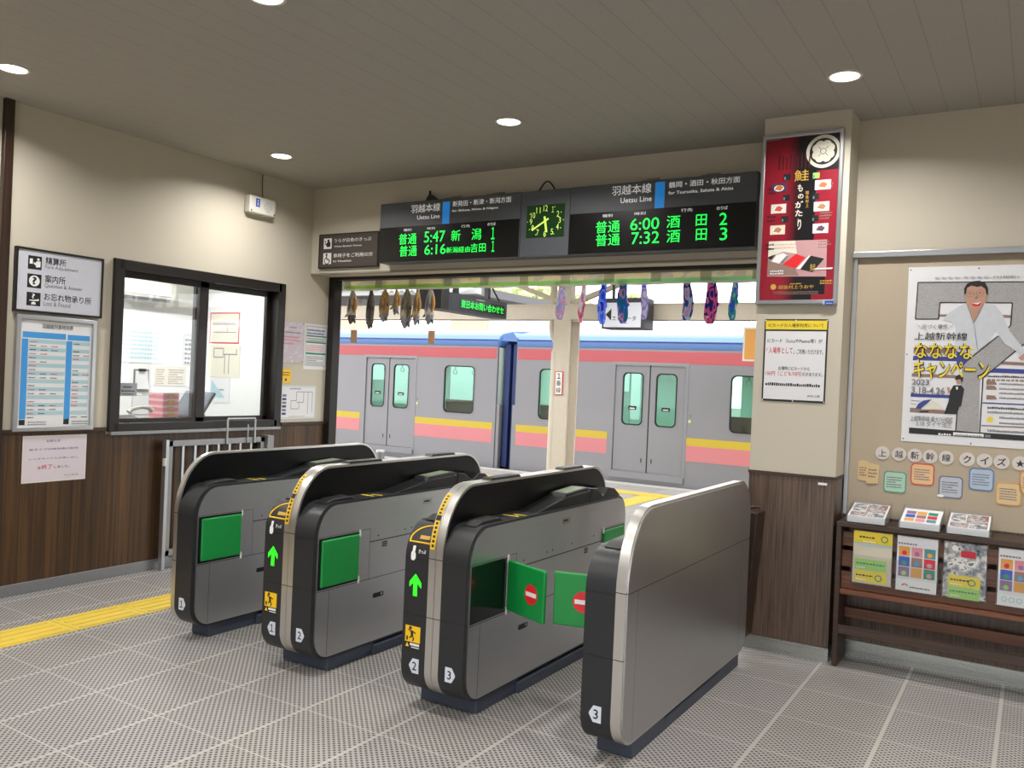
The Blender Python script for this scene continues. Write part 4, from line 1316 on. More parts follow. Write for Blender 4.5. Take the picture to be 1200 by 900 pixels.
# grey sticker on the left pane
xg = lambda p: on_x(p, XL - 0.03)
a, c = xg((140, 464)), xg((161, 449))
t = thing('window_sticker', 'small grey sticker stuck low on the ticket window pane', 'sticker', (XL - 0.0335, (a.y + c.y) / 2, a.z), PI / 2)
h, H = (c.y - a.y) / 2, c.z - a.z
MB().box(-h, -0.001, 0, h, 0, H).build('sheet', mat('sticker_grey', '#9aa0a6', rough=0.5), t)
F = Face(t, -0.001); F.greek('ink_black', -h * .6, H * .65, h * .5, H * .85, 1, 'lettering', 1); F.greek('ink_black', -h * .8, H * .35, h * .8, H * .55, 1, 'lettering', 1); F.greek('ink_black', -h * .6, H * .12, h * .7, H * .25, 1, 'lettering', 1); F.done()

# ================================================================== folding barrier by the left wall, tactile strip, bollard
t = thing('barrier_gate', 'grey steel barrier gate with upright bars beside the wainscot', 'barrier', (XL + 0.07, 4.26, 0), PI / 2)
b = MB().box(0, -0.02, 0.05, 0.045, 0.02, 0.99).box(0.92, -0.02, 0.05, 0.965, 0.02, 0.99).box(0, -0.02, 0.945, 0.965, 0.02, 0.99).box(0, -0.02, 0.10, 0.965, 0.02, 0.15)
b.build('gate_frame', 'grey_metal', t, bevel=0.003)
for k in range(7):
    x = 0.135 + k * 0.113
    MB().box(x, -0.01, 0.15, x + 0.022, 0.01, 0.945).build('bar', 'aluminium', t)
MB().box(-0.03, -0.035, 0.0, 0.0, 0.01, 1.0).build('post', 'aluminium', t, bevel=0.003)
MB().box(0.97, -0.05, 0.0, 1.04, 0.03, 1.0).build('latch_post', 'grey_metal', t, bevel=0.003)
MB().box(-0.045, -0.05, 0.80, -0.03, -0.02, 0.86).build('hinge', 'white_plastic', t, bevel=0.003)
hd = MB().tube([(0.55, -0.03, 0.945), (0.55, -0.03, 1.145), (0.556, -0.03, 1.153), (0.835, -0.03, 1.153), (0.841, -0.03, 1.145), (0.841, -0.03, 0.945)], 0.0085, 10).build('loop_handle', 'aluminium', t, smooth=50)
MB().tube([(0.765, -0.03, 0.945), (0.765, -0.03, 1.10)], 0.006, 8).build('inner_bar', 'aluminium', hd, smooth=50)

# tactile guide strip on the hall floor, 300 mm blocks
tx0, tx1 = -5.03, -4.73
for k in range(13):
    y0 = 0.245 + 0.4595 * k
    t = thing('tactile_block', 'yellow ribbed tactile paving block in the strip along the ticket office wall', 'tactile paving', (tx0, y0, 0), 0, 'yellow tactile strip on the hall floor')
    MB().box(0, 0.002, 0.0, tx1 - tx0, 0.4575, 0.003).build('base_plate', 'tactile_yellow', t)
    for j in range(4):
        x = 0.036 + j * 0.076
        MB().prism(rrect(x - 0.016, 0.03, x + 0.016, 0.43, .014, .014, .014, .014, 4), 'z', 0.003, 0.0075).build('rib', 'tactile_yellow', t, bevel=0.002)
t = thing('bollard', 'short round steel post on the platform past the gates', 'bollard', (-5.85, 7.0, 0))
MB().cyl((0, 0, 0), (0, 0, 0.76), 0.045, n=20).build('post', 'grey_metal', t, smooth=40)
MB().cyl((0, 0, 0.755), (0, 0, 0.775), 0.048, 0.042, n=20).build('cap', 'aluminium', t, smooth=40)
MB().cyl((0, 0, 0), (0, 0, 0.012), 0.085, n=20).build('base_flange', 'grey_metal', t, smooth=40)

# ================================================================== pillar
yp = lambda p: on_y(p, PY - 0.02)
k8 = crop(3.6, 870, 120)       # whole red poster
k9 = crop(7.5, 890, 150)       # its upper half
k10 = crop(10, 880, 280)       # its lower half
a, c = yp(k8(62, 868)), yp(k8(442, 126))
x0, x1, z0, z1 = -1.494, -1.018, 2.10, 3.13
t = thing('framed_poster', 'red and black salmon poster in a silver frame high on the pillar', 'poster', ((x0 + x1) / 2, PY, z0))
h, H = (x1 - x0) / 2, z1 - z0
MB().box(-h + .01, -0.018, .01, h - .01, 0, H - .01).build('poster_sheet', mat('poster_red', '#8f1429', rough=0.35, var=0.04, scale=6), t)
MB().band([(-h, 0), (h, 0), (h, H), (-h, H)], [(-h + .024, .026), (h - .024, .026), (h - .024, H - .026), (-h + .024, H - .026)], 'y', -0.03, 0).build('snap_frame', 'aluminium', t, bevel=0.005)
F = Face(t, -0.018, yp, 0.0007)
hi, lo, tp = h - 0.026, 0.028, H - 0.028
m, nt, bs = nodes_of('poster_gradient')
tc = nt.nodes.new('ShaderNodeTexCoord'); sx = nt.nodes.new('ShaderNodeSeparateXYZ'); nt.links.new(tc.outputs['Object'], sx.inputs[0])
mr = nt.nodes.new('ShaderNodeMapRange'); mr.interpolation_type = 'SMOOTHSTEP'; mr.inputs['From Min'].default_value = -0.10; mr.inputs['From Max'].default_value = 0.0
nt.links.new(sx.outputs['X'], mr.inputs['Value'])
nt.links.new(mixc(nt, mr.outputs['Result'], lin('#8f1429'), lin('#0b0a10')), bs.inputs['Base Color']); bs.inputs['Roughness'].default_value = 0.35
MATS['poster_gradient'] = m
F.rect('poster_gradient', -0.11, lo, 0.09, tp, 'dark_band', 1)
F.rect('poster_gradient', 0.09, tp - 0.21, hi, tp, 'dark_band', 1)
F.rect('poster_gradient', 0.09, lo + 0.03, 0.165, lo + 0.14, 'dark_band', 1)
# crest: white roundel with three round petals, cut by the sheet's edge
cx, cz, rr = 0.123, tp - 0.10, 0.098


def clipx(pts):
    return [(min(p[0], hi), min(p[1], tp)) for p in pts]


F.poly('paper_cream', clipx(circle(cx, cz, rr, 48)), 'crest', 2)
F.poly('ink_black', clipx(circle(cx, cz, rr * 0.80, 48)), 'crest', 3)
for k in range(4):
    a = R(45 + 90 * k)
    for da in (-0.32, 0.32):
        F.poly('paper_cream', clipx(circle(cx + rr * 0.43 * math.cos(a + da), cz + rr * 0.43 * math.sin(a + da), rr * 0.27, 20)), 'crest', 4 if da < 0 else 5)
    F.poly('paper_cream', clipx(circle(cx + rr * 0.28 * math.cos(a), cz + rr * 0.28 * math.sin(a), rr * 0.17, 16)), 'crest', 6)
    F.line('ink_black', (cx + rr * .2 * math.cos(a), cz + rr * .2 * math.sin(a)), (cx + rr * .42 * math.cos(a), cz + rr * .42 * math.sin(a)), 0.003, 'crest', 7)
F.disc('paper_cream', cx, cz, rr * 0.15, 'crest', 7)
F.ring('ink_black', cx, cz, rr * 0.15, rr * 0.18, 'crest', 8, 20)
# gold brush lettering, top to bottom
F.ptext('ink_gold', '鮭', k9(305, 470), k9(437, 362), 'gold_lettering', 3, 0.012)
for ch, lb, rt in (('も', (335, 560), (382, 492)), ('の', (338, 622), (388, 578)), ('が', (312, 705), (385, 640)), ('た', (312, 778), (380, 718)), ('り', (332, 896), (368, 798))):
    F.ptext('paper_cream', ch, k9(*lb), k9(*rt), 'gold_lettering', 3, 0.02)
for i, ch in enumerate('越後村上'):
    F.ptext('ink_gold', ch, k9(404, 585 + i * 38), k9(434, 551 + i * 38), 'gold_lettering', 3, 0.01)
x, z = F.px(k9(160, 230))
for i in range(9):
    F.rect(mat('poster_dim', '#4a1420', rough=0.4, var=0), -0.135 + i * 0.022, tp - 0.19, -0.126 + i * 0.022, tp - 0.10 - (i % 3) * 0.008, 'faint_print', 2)
salm = ['#c9743f', '#c4533f', '#b5835a', '#c8703a', '#a57b57', '#5b4550']
dish = ['#4a3350', '#d8d2c8', '#d9d0bd', '#e6e6ea', '#cfc8bb', '#d2cfd0']
for i, (lb, rt) in enumerate((((105, 570), (240, 482)), ((100, 755), (236, 665)), ((92, 940), (226, 852)), ((486, 545), (630, 450)), ((475, 735), (616, 642)), ((465, 928), (607, 835)))):
    F.prect(mat('dish_%s' % 'abcdef'[i], dish[i], rough=0.5), k9(*lb), k9(*rt), 'food_photo', 3)
    p = F.px(k9((lb[0] + rt[0]) / 2, (lb[1] + rt[1]) / 2))
    F.disc('ink_white', p[0], p[1] - 0.003, 0.030, 'food_photo', 4, 24, 0.019)
    F.poly(mat('salmon_%s' % 'abcdef'[i], salm[i], rough=0.5, var=0.25, scale=120), [(p[0] - .026, p[1] - .010), (p[0] + .012, p[1] - .018), (p[0] + .027, p[1] + .002), (p[0] + .006, p[1] + .016), (p[0] - .012, p[1] + .012)], 'food_photo', 5)
for i, (lb, rt) in enumerate((((212, 462), (275, 403)), ((205, 640), (268, 585)), ((190, 830), (255, 772)), ((468, 445), (530, 390)), ((463, 630), (525, 572)), ((458, 822), (520, 765)))):
    F.prect('lime_print' if i == 3 else 'ink_black', k9(*lb), k9(*rt), 'pack_photo', 3)
    p = F.px(k9(*lb)); F.rect('teal_print', p[0] + .004, p[1] + .004, p[0] + .012, p[1] + .02, 'pack_photo', 4)
for i in range(3):
    z = tp - 0.31 - i * 0.17
    F.greek('ink_brown', 0.118, z - 0.02, 0.19, z + 0.03, 3, 'faint_print', 3, seed=i); F.greek('poster_dim', -0.19, z - 0.02, -0.14, z + 0.03, 2, 'faint_print', 3, seed=i)
# large gift box photo
F.ppoly(mat('photo_rose', '#b98f92', rough=0.5, var=0.12, scale=8), [k10(190, 440), (k10(880, 440)), k10(893, 5), k10(210, 30)], 'gift_photo', 2)
F.ppoly('paper_cream', [k10(200, 220), k10(380, 150), k10(540, 175), k10(520, 20), k10(212, 30)], 'gift_photo', 3)
F.ppoly('ink_brown', [k10(195, 425), k10(560, 430), k10(520, 345), k10(300, 280), k10(200, 250)], 'gift_photo', 3)
F.ppoly('ink_white', [k10(240, 265), k10(330, 290), k10(440, 200), k10(380, 165), k10(300, 190)], 'gift_photo', 4)
F.ppoly('ink_black', [k10(205, 210), k10(290, 180), k10(240, 245), k10(205, 235)], 'gift_photo', 4); F.ppoly('ink_grey', [k10(335, 285), k10(375, 285), k10(440, 200), k10(420, 195)], 'gift_photo', 5)
F.ppoly('sign_red', [k10(370, 300), k10(520, 345), k10(640, 215), k10(530, 175)], 'gift_photo', 4); F.ppoly('ink_white', [k10(530, 350), k10(575, 355), k10(700, 195), k10(680, 195)], 'gift_photo', 5)
F.ppoly('ink_black', [k10(580, 355), k10(720, 390), k10(860, 230), k10(700, 195)], 'gift_photo', 4)
F.ptext('ink_gold', '鮭', k10(690, 380), k10(760, 290), 'gift_photo', 6)
F.ppoly('ink_white', [k10(720, 360), k10(950, 352), k10(960, 335), k10(740, 343)], 'gift_photo', 6)
for i in range(2):
    p, q = F.px(k10(285, 75 + i * 38)), F.px(k10(520, 45 + i * 38)); F.greek('pink_print', p[0], p[1], q[0], q[1], 1, 'gift_photo', 5, 1.0, 0.014)
p, q = F.px(k10(225, 415)), F.px(k10(395, 350)); F.greek('ink_white', p[0], p[1], q[0], q[1], 2, 'gift_photo', 5)
# shop line
p = F.px(k10(262, 563)); F.disc('ink_gold', p[0], p[1], 0.017, 'gold_lettering', 3)
F.ptext('ink_gold', '越後村上うおや', k10(320, 588), k10(735, 535), 'gold_lettering', 3, 0.02)
p, q = F.px(k10(460, 530)), F.px(k10(590, 505)); F.greek('ink_gold', p[0], p[1], q[0], q[1], 1, 'gold_lettering', 3, 1.0, 0.01)
p, q = F.px(k10(260, 650)), F.px(k10(790, 600)); F.greek('ink_brown', p[0], p[1], q[0], q[1], 2, 'gold_lettering', 3, 1.0, 0.008)
p, q = F.px(k10(808, 525)), F.px(k10(955, 465)); F.greek('ink_gold', p[0], p[1], q[0], q[1], 2, 'gold_lettering', 3, 1.0, 0.012)
F.done()
Fr = Face(t, -0.0305, yp)
Fr.prect('ink_blue', k10(868, 772), k10(972, 725), 'frame_sticker'); Fr.prect('pale_blue_print', k10(842, 772), k10(868, 725), 'frame_sticker')
p, q = Fr.px(k10(885, 758)), Fr.px(k10(960, 740)); Fr.greek('ink_white', p[0], p[1], q[0], q[1], 1, 'frame_sticker', 2)
Fr.prect('ink_grey', k9(65, 122), k9(200, 98), 'frame_mark')
Fr.done()

# notice about card entry
k11 = crop(7.5, 885, 365)
yn = lambda p: on_y(p, PY - 0.004)
x0, x1, z0, z1 = yn(k11(70, 440)).x, yn(k11(628, 440)).x, yn(k11(330, 795)).z, yn(k11(365, 68)).z
t = thing('card_notice', 'black-bordered notice with a yellow heading on the white pillar', 'notice', ((x0 + x1) / 2, PY, z0))
h, H = (x1 - x0) / 2, z1 - z0
MB().box(-h, -0.004, 0, h, 0, H).build('sheet', 'ink_black', t)
F = Face(t, -0.004, yn)
zb_ = F.px(k11(350, 165))[1]
F.rect('white_paper', -h + .009, .012, h - .009, zb_ - 0.006); F.rect('ink_yellow', -h + .006, zb_ + .004, h - .006, H - .008)
for body, lb, rt, m, bo in (('ICカードの入場券利用について', (118, 138), (605, 106), 'ink_black', .02), ('ICカード（SuicaやPasmo等）が', (107, 275), (593, 243), 'ink_black', .01),
                            ('「', (98, 350), (112, 322), 'ink_red', .01), ('入場券として', (118, 368), (332, 315), 'ink_red', .03), ('」ご利用いただけます。', (336, 375), (598, 335), 'ink_black', .01),
                            ('出場時にICカードから', (203, 515), (478, 489), 'ink_black', .01), ('150円（こども70円）', (92, 560), (410, 530), 'ink_red', .02), ('引き去ります。', (415, 568), (590, 540), 'ink_black', .01), ('JR村上駅', (455, 757), (570, 737), 'ink_black', .01)):
    F.ptext(m, body, k11(*lb), k11(*rt), 'lettering', 2, bo)
p, q = F.px(k11(90, 645)), F.px(k11(570, 615)); F.greek('ink_black', p[0], p[1], q[0], q[1], 1, 'lettering', 2, 1.0, 0.011)
for sx, sz in ((0, .985), (0, .012), (-.97, .985), (.97, .985), (-.97, .012), (.97, .012)):
    F.disc('ink_white', h * sx, H * sz, 0.004, 'pin', 3, 10)
F.done()
t = thing('name_plate', 'tiny white plate on the top edge of the pillar wainscot', 'plate', (-1.055, PY, 1.035))
MB().box(-0.025, -0.004, 0, 0.025, 0, 0.014).build('plate', 'ink_white', t)
# plank with brass catches between the end gate and the pillar
t = thing('wooden_barrier_board', 'narrow dark wooden board with brass catches against the pillar, behind the end gate', 'board', (PX0 + 0.015, 5.13, 0.0))
MB().prism([(0.0, 0.10), (0.05, 0.10), (0.10, 0.85), (0.02, 0.85)], 'y', -0.03, 0.13).build('board', 'trim_wood_up', t, bevel=0.004)
MB().box(0.0, -0.045, 0.66, 0.025, -0.03, 0.73).build('catch', 'brass', t, bevel=0.002)
MB().tube([(0.02, -0.03, 0.87), (0.07, -0.035, 0.885), (0.11, -0.03, 0.89)], 0.008, 8).build('hook', 'trim_wood_up', t)
MB().cyl((0.005, -0.05, 0.875), (0.005, -0.02, 0.875), 0.012, n=12).build('hook_pin', 'brass', t)

# ================================================================== right wall: poster, quiz cards, brochure rack
yq = lambda p: on_y(p, YR - 0.017)
u1 = crop(8.18, 1060, 310)
u2 = crop(7.83, 1060, 410)
x0, x1, z0, z1 = -0.674, 0.054, 1.315, 2.338
t = thing('campaign_poster', 'large poster of a laughing man in a white shirt before a big grey seven', 'poster', ((x0 + x1) / 2, YR - 0.014, z0))
h, H = (x1 - x0) / 2, z1 - z0
MB().box(-h, -0.003, 0, h, 0, H).build('poster_sheet', 'white_paper', t)
F = Face(t, -0.003, yq, 0.0005)
crowd = patchy('crowd_print', ['#8f9094', '#a7a8ab', '#9b9896', '#b9babb'], scale=160, rough=0.6)
seven = [(1075.9, 331), (1219, 330), (1219, 384), (1205, 402), (1148, 444), (1147, 506), (1120, 505), (1121, 486), (1128, 427), (1172, 393), (1184, 383), (1186.5, 355), (1101.6, 354.5), (1100, 374), (1072.8, 374)]
# the numeral in convex pieces
for pc in ([(1075.9, 331), (1219, 330), (1219, 355), (1074.3, 354)], [(1074.3, 354), (1101.6, 354.2), (1100, 374), (1072.8, 374)], [(1186.5, 354.8), (1219, 355), (1219, 384), (1206, 401), (1183, 384)],
           [(1183, 384), (1206, 401), (1148.6, 444), (1128, 427)], [(1128, 427), (1148.6, 444), (1147, 506), (1120, 505)]):
    F.ppoly(crowd, pc, 'grey_seven', 1)
F.pline('ink_black', [(1075.9, 331), (1222, 330)], 0.006, 'outline', 3); F.pline('ink_black', [(1075.9, 331), (1072.8, 374), (1100, 374), (1101.6, 354.5), (1186.5, 355), (1184.5, 381), (1181, 385)], 0.006, 'outline', 3)
F.pline('ink_black', [(1170, 393.5), (1133, 423)], 0.006, 'outline', 3); F.pline('ink_black', [(1200, 403), (1152, 443), (1148, 507)], 0.006, 'outline', 3); F.pline('ink_black', [(1121.5, 483), (1120, 505)], 0.006, 'outline', 3)
# train stripes behind the text
for q in ([u1(335, 500), u1(415, 500), u1(415, 478), u1(337, 478)], [u1(940, 510), u1(1025, 512), u1(1026, 485), u1(940, 482)]):
    F.ppoly('ink_brown', q, 'stripes', 2)
F.ppoly('ink_brown', [u1(85, 850), u1(500, 850), u1(500, 800), u1(90, 795)], 'stripes', 1)
F.ppoly('ink_navy', [u2(75, 95), u2(480, 105), u2(480, 65), u2(80, 55)], 'stripes', 1)
F.ppoly('ink_brown', [u2(65, 245), u2(470, 262), u2(470, 232), u2(68, 215)], 'stripes', 1)
F.ppoly('ink_navy', [u2(55, 430), u2(420, 445), u2(420, 415), u2(58, 398)], 'stripes', 1)
F.ppoly('ink_brown', [u2(48, 572), u2(380, 590), u2(370, 555), u2(50, 530)], 'stripes', 1)
F.ppoly('ink_navy', [u2(100, 540), u2(150, 540), u2(250, 455), u2(170, 465), u2(125, 495)], 'train_nose', 2); F.ppoly('paper_cream', [u2(150, 548), u2(365, 545), u2(330, 505), u2(270, 470), u2(225, 475)], 'train_nose', 3)
F.ppoly('ink_black', [u2(135, 575), u2(215, 572), u2(230, 558), u2(140, 562)], 'train_nose', 4)
for z, x in ((470, 150), (500, 110)):
    F.pline('ink_grey', [u2(55, z - 8), u2(x, z + 2)], 0.003, 'train_nose', 2)
F.ppoly('ink_brown', [u2(885, 135), u2(1160, 148), u2(1160, 118), u2(895, 105)], 'stripes', 2); F.ppoly('ink_navy', [u2(775, 208), u2(1160, 222), u2(1160, 182), u2(830, 168)], 'stripes', 2)
F.ppoly('white_paper', [u2(722, 735), u2(1160, 752), u2(1160, 226), u2(724, 212)], 'panel', 1)
for k, (ya, m, ch) in enumerate(((240, 'ink_black', .008), (272, 'ink_brown', .02), (310, 'ink_grey', .006), (355, 'ink_grey', .006), (395, 'ink_grey', .006), (440, 'ink_grey', .006), (530, 'ink_black', .008), (570, 'ink_grey', .006), (620, 'ink_grey', .006), (670, 'ink_grey', .006), (740, 'ink_grey', .006))):
    p, q = F.px(u2(760 if k not in (2, 3, 4, 5, 8, 9) else 870, ya + 8)), F.px(u2(1150, ya - 2)); F.greek(m, p[0], p[1], q[0], q[1] + .006, 1, 'fine_print', 3, 0.95, ch, seed=k)
for ya in (300, 345, 435):
    F.ppoly('ink_brown', [u2(750, ya + 20), u2(850, ya + 20), u2(830, ya - 15), u2(752, ya - 20)], 'stripes', 3)
F.ppoly('ink_navy', [u2(715, 492), u2(1160, 512), u2(1160, 500), u2(715, 480)], 'stripes', 3); F.ppoly('ink_brown', [u2(705, 700), u2(1160, 722), u2(1160, 708), u2(705, 688)], 'stripes', 3)
p = F.px(u2(785, 638)); F.disc('ink_yellow', p[0], p[1], 0.016, 'stripes', 3)
# man in a white shirt: body, neck, head, hair, glasses, mouth
F.ppoly('shirt_print', [u1(370, 530), u1(420, 470), u1(520, 400), u1(600, 370), u1(660, 560), u1(760, 365), u1(870, 390), u1(935, 470), u1(860, 640), u1(815, 740), u1(620, 880), u1(500, 830), u1(480, 700), u1(500, 560)], 'man_shirt', 4)
F.ppoly('shirt_print', [u1(870, 390), u1(940, 480), u1(1010, 640), u1(1145, 810), u1(1150, 880), u1(1100, 850), u1(960, 760), u1(880, 640), u1(850, 520)], 'man_shirt', 5)
F.ppoly('shirt_print', [u1(370, 530), u1(420, 470), u1(520, 400), u1(540, 520), u1(500, 600), u1(470, 560)], 'man_shirt', 5)
F.ppoly('skin_print', [u1(600, 380), u1(760, 350), u1(740, 420), u1(670, 560), u1(625, 450)], 'man_skin', 6)
F.ppoly('skin_print', [u1(*q) for q in ((580, 280), (590, 230), (640, 205), (720, 205), (780, 225), (796, 280), (780, 350), (740, 425), (690, 450), (640, 440), (605, 400), (588, 340))], 'man_skin', 7)
F.ppoly('ink_black', [u1(*q) for q in ((575, 290), (572, 230), (600, 185), (655, 160), (720, 155), (775, 178), (800, 225), (800, 290), (785, 285), (775, 235), (735, 205), (700, 215), (640, 200), (600, 225), (590, 280))], 'man_hair', 8)
for q in ((630, 283), (725, 275)):
    p = F.px(u1(*q)); F.ring('ink_grey', p[0], p[1], 0.0165, 0.019, 'man_glasses', 8, 20); F.rect('ink_black', p[0] - .007, p[1] + .001, p[0] + .007, p[1] + .004, 'man_glasses', 8)
F.pline('ink_grey', [u1(655, 282), u1(700, 278)], 0.003, 'man_glasses', 8)
F.ppoly('ink_brown', [u1(672, 330), u1(708, 328), u1(700, 305), u1(684, 305)], 'man_face', 8)
F.ppoly('ink_red', [u1(635, 370), u1(700, 385), u1(745, 355), u1(720, 398), u1(670, 402)], 'man_face', 8); F.ppoly('ink_white', [u1(638, 370), u1(700, 383), u1(742, 357), u1(700, 368)], 'man_face', 9)
F.ppoly('skin_print', [u1(1090, 890), u1(1150, 850), u1(1165, 900), u1(1120, 920)], 'man_skin', 6)
F.pline('ink_grey', [u1(600, 385), u1(665, 565), u1(755, 375)], 0.003, 'man_collar', 8); F.pline('ink_grey', [u1(668, 570), u1(700, 820)], 0.0025, 'man_collar', 8)
F.ppoly('ink_navy', [u1(500, 830), u1(640, 885), u2(510, 180), u2(478, 140)], 'man_trousers', 5)
# small figure in a dark coat
F.ppoly('ink_black', [u2(365, 585), u2(480, 592), u2(505, 520), u2(520, 515), u2(548, 360), u2(520, 325), u2(450, 325), u2(418, 380), u2(405, 470)], 'small_figure_coat', 6)
F.ppoly('skin_print', [u2(470, 270), u2(505, 258), u2(522, 290), u2(500, 315), u2(478, 305)], 'small_figure_face', 7); F.ppoly('ink_black', [u2(462, 275), u2(470, 240), u2(505, 226), u2(540, 255), u2(530, 295), u2(510, 270)], 'small_figure_coat', 8)
F.ppoly('skin_print', [u2(390, 340), u2(415, 345), u2(420, 385), u2(400, 400)], 'small_figure_face', 7); F.ppoly('ink_white', [u2(470, 340), u2(492, 338), u2(488, 365), u2(475, 365)], 'small_figure_face', 8)
# headline lettering
for body, lb, rt, m, bo in (('なななな-なななな-7分短縮♪', u1(290, 148), u1(1105, 102), 'ink_grey', .02), ('＼近づく東京／', u1(118, 618), u1(468, 572), 'ink_grey', .01), ('上越新幹線', u1(95, 722), u1(605, 652), 'ink_black', .02),
                            ('2023', u2(66, 320), u2(228, 272), 'ink_grey', .02), ('3.18-4.26', u2(62, 397), u2(372, 347), 'ink_grey', .02), ('上越新幹線 最大7分短縮', u2(52, 650), u2(445, 620), 'ink_grey', .01), ('3.18 ダイヤ改正', u2(105, 698), u2(437, 668), 'ink_grey', .02)):
    F.ptext(m, body, lb, rt, 'lettering', 9, bo)
for body, lb, rt in (('なななな', u1(90, 895), u1(665, 758)), ('キャンペーン', u2(80, 262), u2(785, 100))):
    F.ptext('ink_black', body, lb, rt, 'campaign_outline', 9, 0.055); F.ptext('ink_yellow', body, lb, rt, 'campaign_lettering', 10, 0.012)
F.ppoly('ink_black', [u2(40, 765), u2(1165, 840), u2(1165, 790), u2(42, 712)], 'foot_band', 3)
F.ppoly('ink_white', [u2(445, 785), u2(725, 802), u2(727, 772), u2(447, 755)], 'foot_band', 4)
p, q = F.px(u2(310, 778)), F.px(u2(430, 752)); F.greek('ink_white', p[0], p[1], q[0], q[1], 1, 'foot_band', 4, 1.0, .011); p, q = F.px(u2(460, 786)), F.px(u2(715, 772)); F.greek('ink_grey', p[0], p[1], q[0], q[1], 1, 'foot_band', 5, 1.0, .008)
F.ppoly('ink_grey', [u2(735, 803), u2(790, 806), u2(790, 780), u2(735, 777)], 'foot_band', 4)
for x, z in ((-.97, .985), (.0, .985), (-.97, .015), (.0, .012), (-.97, .5)):
    F.disc('screw_dark', h * x, H * z, 0.004, 'pin', 2, 10)
F.done()

# round letter discs
for ch, px, lab in (('上', 1034, 'first disc of the row, bearing 上'), ('越', 1053.5, 'disc bearing 越'), ('新', 1072, 'disc bearing 新'), ('幹', 1090, 'disc bearing 幹'), ('線', 1109, 'disc bearing 線'),
                    ('ク', 1133.5, 'disc bearing ク'), ('イ', 1154, 'disc bearing イ'), ('ズ', 1174, 'disc bearing ズ'), ('★', 1196, 'disc bearing a star')):
    x = yq((px, 535)).x
    t = thing('letter_disc', 'white round paper ' + lab + ' under the large poster', 'letter', (x, YR - 0.014, 1.236), 0, 'quiz heading discs under the large poster')
    MB().prism(circle(0, 0, 0.039, 28), 'y', -0.005, 0).build('disc', mat('disc_white', '#cfc9c4', rough=0.5, var=0.02), t, smooth=40)
    v, f, a, bb, c, d = text_geo(ch, 0.015)
    k = 0.044 / max(d - bb, c - a)
    MB().add([((p[0] - (a + c) / 2) * k, -0.0058, (p[1] - (bb + d) / 2) * k) for p in v], f).build('lettering', 'ink_black', t)
# rounded quiz cards
CARDS = [((1048.7, 565), '#a9cdb8', '#5f9a80', 'pale green rounded quiz card'), ((1081, 556), '#e0b98a', '#d4543c', 'orange rounded quiz card with a red rim'), ((1114, 571), '#b5bcc8', '#6f7788', 'grey-blue rounded quiz card with a painted white glint'),
         ((1150, 562), '#a9bcd0', '#5d7fae', 'blue rounded quiz card below the letter イ'), ((1182, 579), '#d9bd90', '#d2a25c', 'plain tan rounded quiz card lowest at the frame edge'), ((1210, 566), '#d9b98c', '#cf8f4f', 'orange quiz card half cut off by the frame edge')]
for i, (p, c, e, lab) in enumerate(CARDS):
    q = yq(p)
    t = thing('quiz_card', lab, 'card', (q.x, YR - 0.014, q.z - 0.062), 0, 'quiz cards above the brochure rack')
    w = 0.062
    o = rrect(-w, 0, w, 0.125, .022, .022, .022, .022, 6); n = rrect(-w + .006, .006, w - .006, .119, .018, .018, .018, .018, 6)
    MB().prism(n, 'y', -0.003, 0).build('sheet', mat('card_%s' % 'abcdef'[i], c, rough=0.5, var=0.03), t)
    MB().band(o, n, 'y', -0.004, 0).build('rim', mat('card_rim_%s' % 'abcdef'[i], e, rough=0.5, var=0.0), t)
    F = Face(t, -0.003); F.greek('ink_grey', -0.045, 0.03, 0.045, 0.10, 5, 'lettering', 1, 0.9, 0.006, seed=i)
    if i == 2:
        F.disc('ink_white', -0.05, 0.008, 0.018, 'tape_glint', 2, 20, 0.008)  # white oval painted as the glint on the tape
    F.done()
q = yq((1018, 552))
t = thing('quiz_card', 'folded tan quiz leaflet of two overlapping flaps next to the pillar', 'card', (q.x, YR - 0.014, q.z - 0.06), 0, 'quiz cards above the brochure rack')
m = mat('card_tan', '#d3b988', rough=0.55, var=0.05)
MB().prism(rrect(-0.06, 0.0, -0.005, 0.12, .012, .006, .006, .012, 4), 'y', -0.004, 0).build('left_flap', m, t)
MB().prism([(-0.01, -0.015), (0.055, -0.01), (0.06, 0.10), (-0.008, 0.11)], 'y', -0.008, -0.004).build('right_flap', m, t)
F = Face(t, -0.008); F.greek('ink_brown', 0.0, 0.025, 0.05, 0.085, 3, 'lettering', 1); F.y = -0.004; F.greek('ink_brown', -0.052, 0.03, -0.012, 0.09, 4, 'lettering', 1); F.done()

# brochure rack
t = thing('brochure_rack', 'dark wooden brochure rack with reddish slats along the right wall', 'rack', (-0.955, 5.22, 0))
LEN = 1.75
MB().box(0, 0.0, 0.815, LEN, 0.275, 0.842).build('top_board', 'rack_dark', t, bevel=0.003)
for x in (0.0, LEN - 0.028):
    MB().prism([(0.03, 0.0), (0.27, 0.0), (0.27, 0.815), (0.0, 0.815), (0.012, 0.4)], 'x', x, x + 0.028).build('side_panel', 'rack_dark', t, bevel=0.003)
for z0, z1 in ((0.70, 0.785), (0.58, 0.675), (0.455, 0.555)):
    MB().box(0.026, 0.055, z0, LEN - 0.026, 0.075, z1).build('front_slat', 'rack_red', t, bevel=0.004)
MB().box(0.026, 0.02, 0.425, LEN - 0.026, 0.06, 0.455).build('ledge', 'rack_red', t, bevel=0.004)
MB().box(0.026, 0.02, 0.195, LEN - 0.026, 0.045, 0.245).build('front_rail', 'rack_dark', t, bevel=0.003)
MB().box(0.026, 0.22, 0.25, LEN - 0.026, 0.245, 0.31).build('back_rail', 'rack_red', t, bevel=0.003)

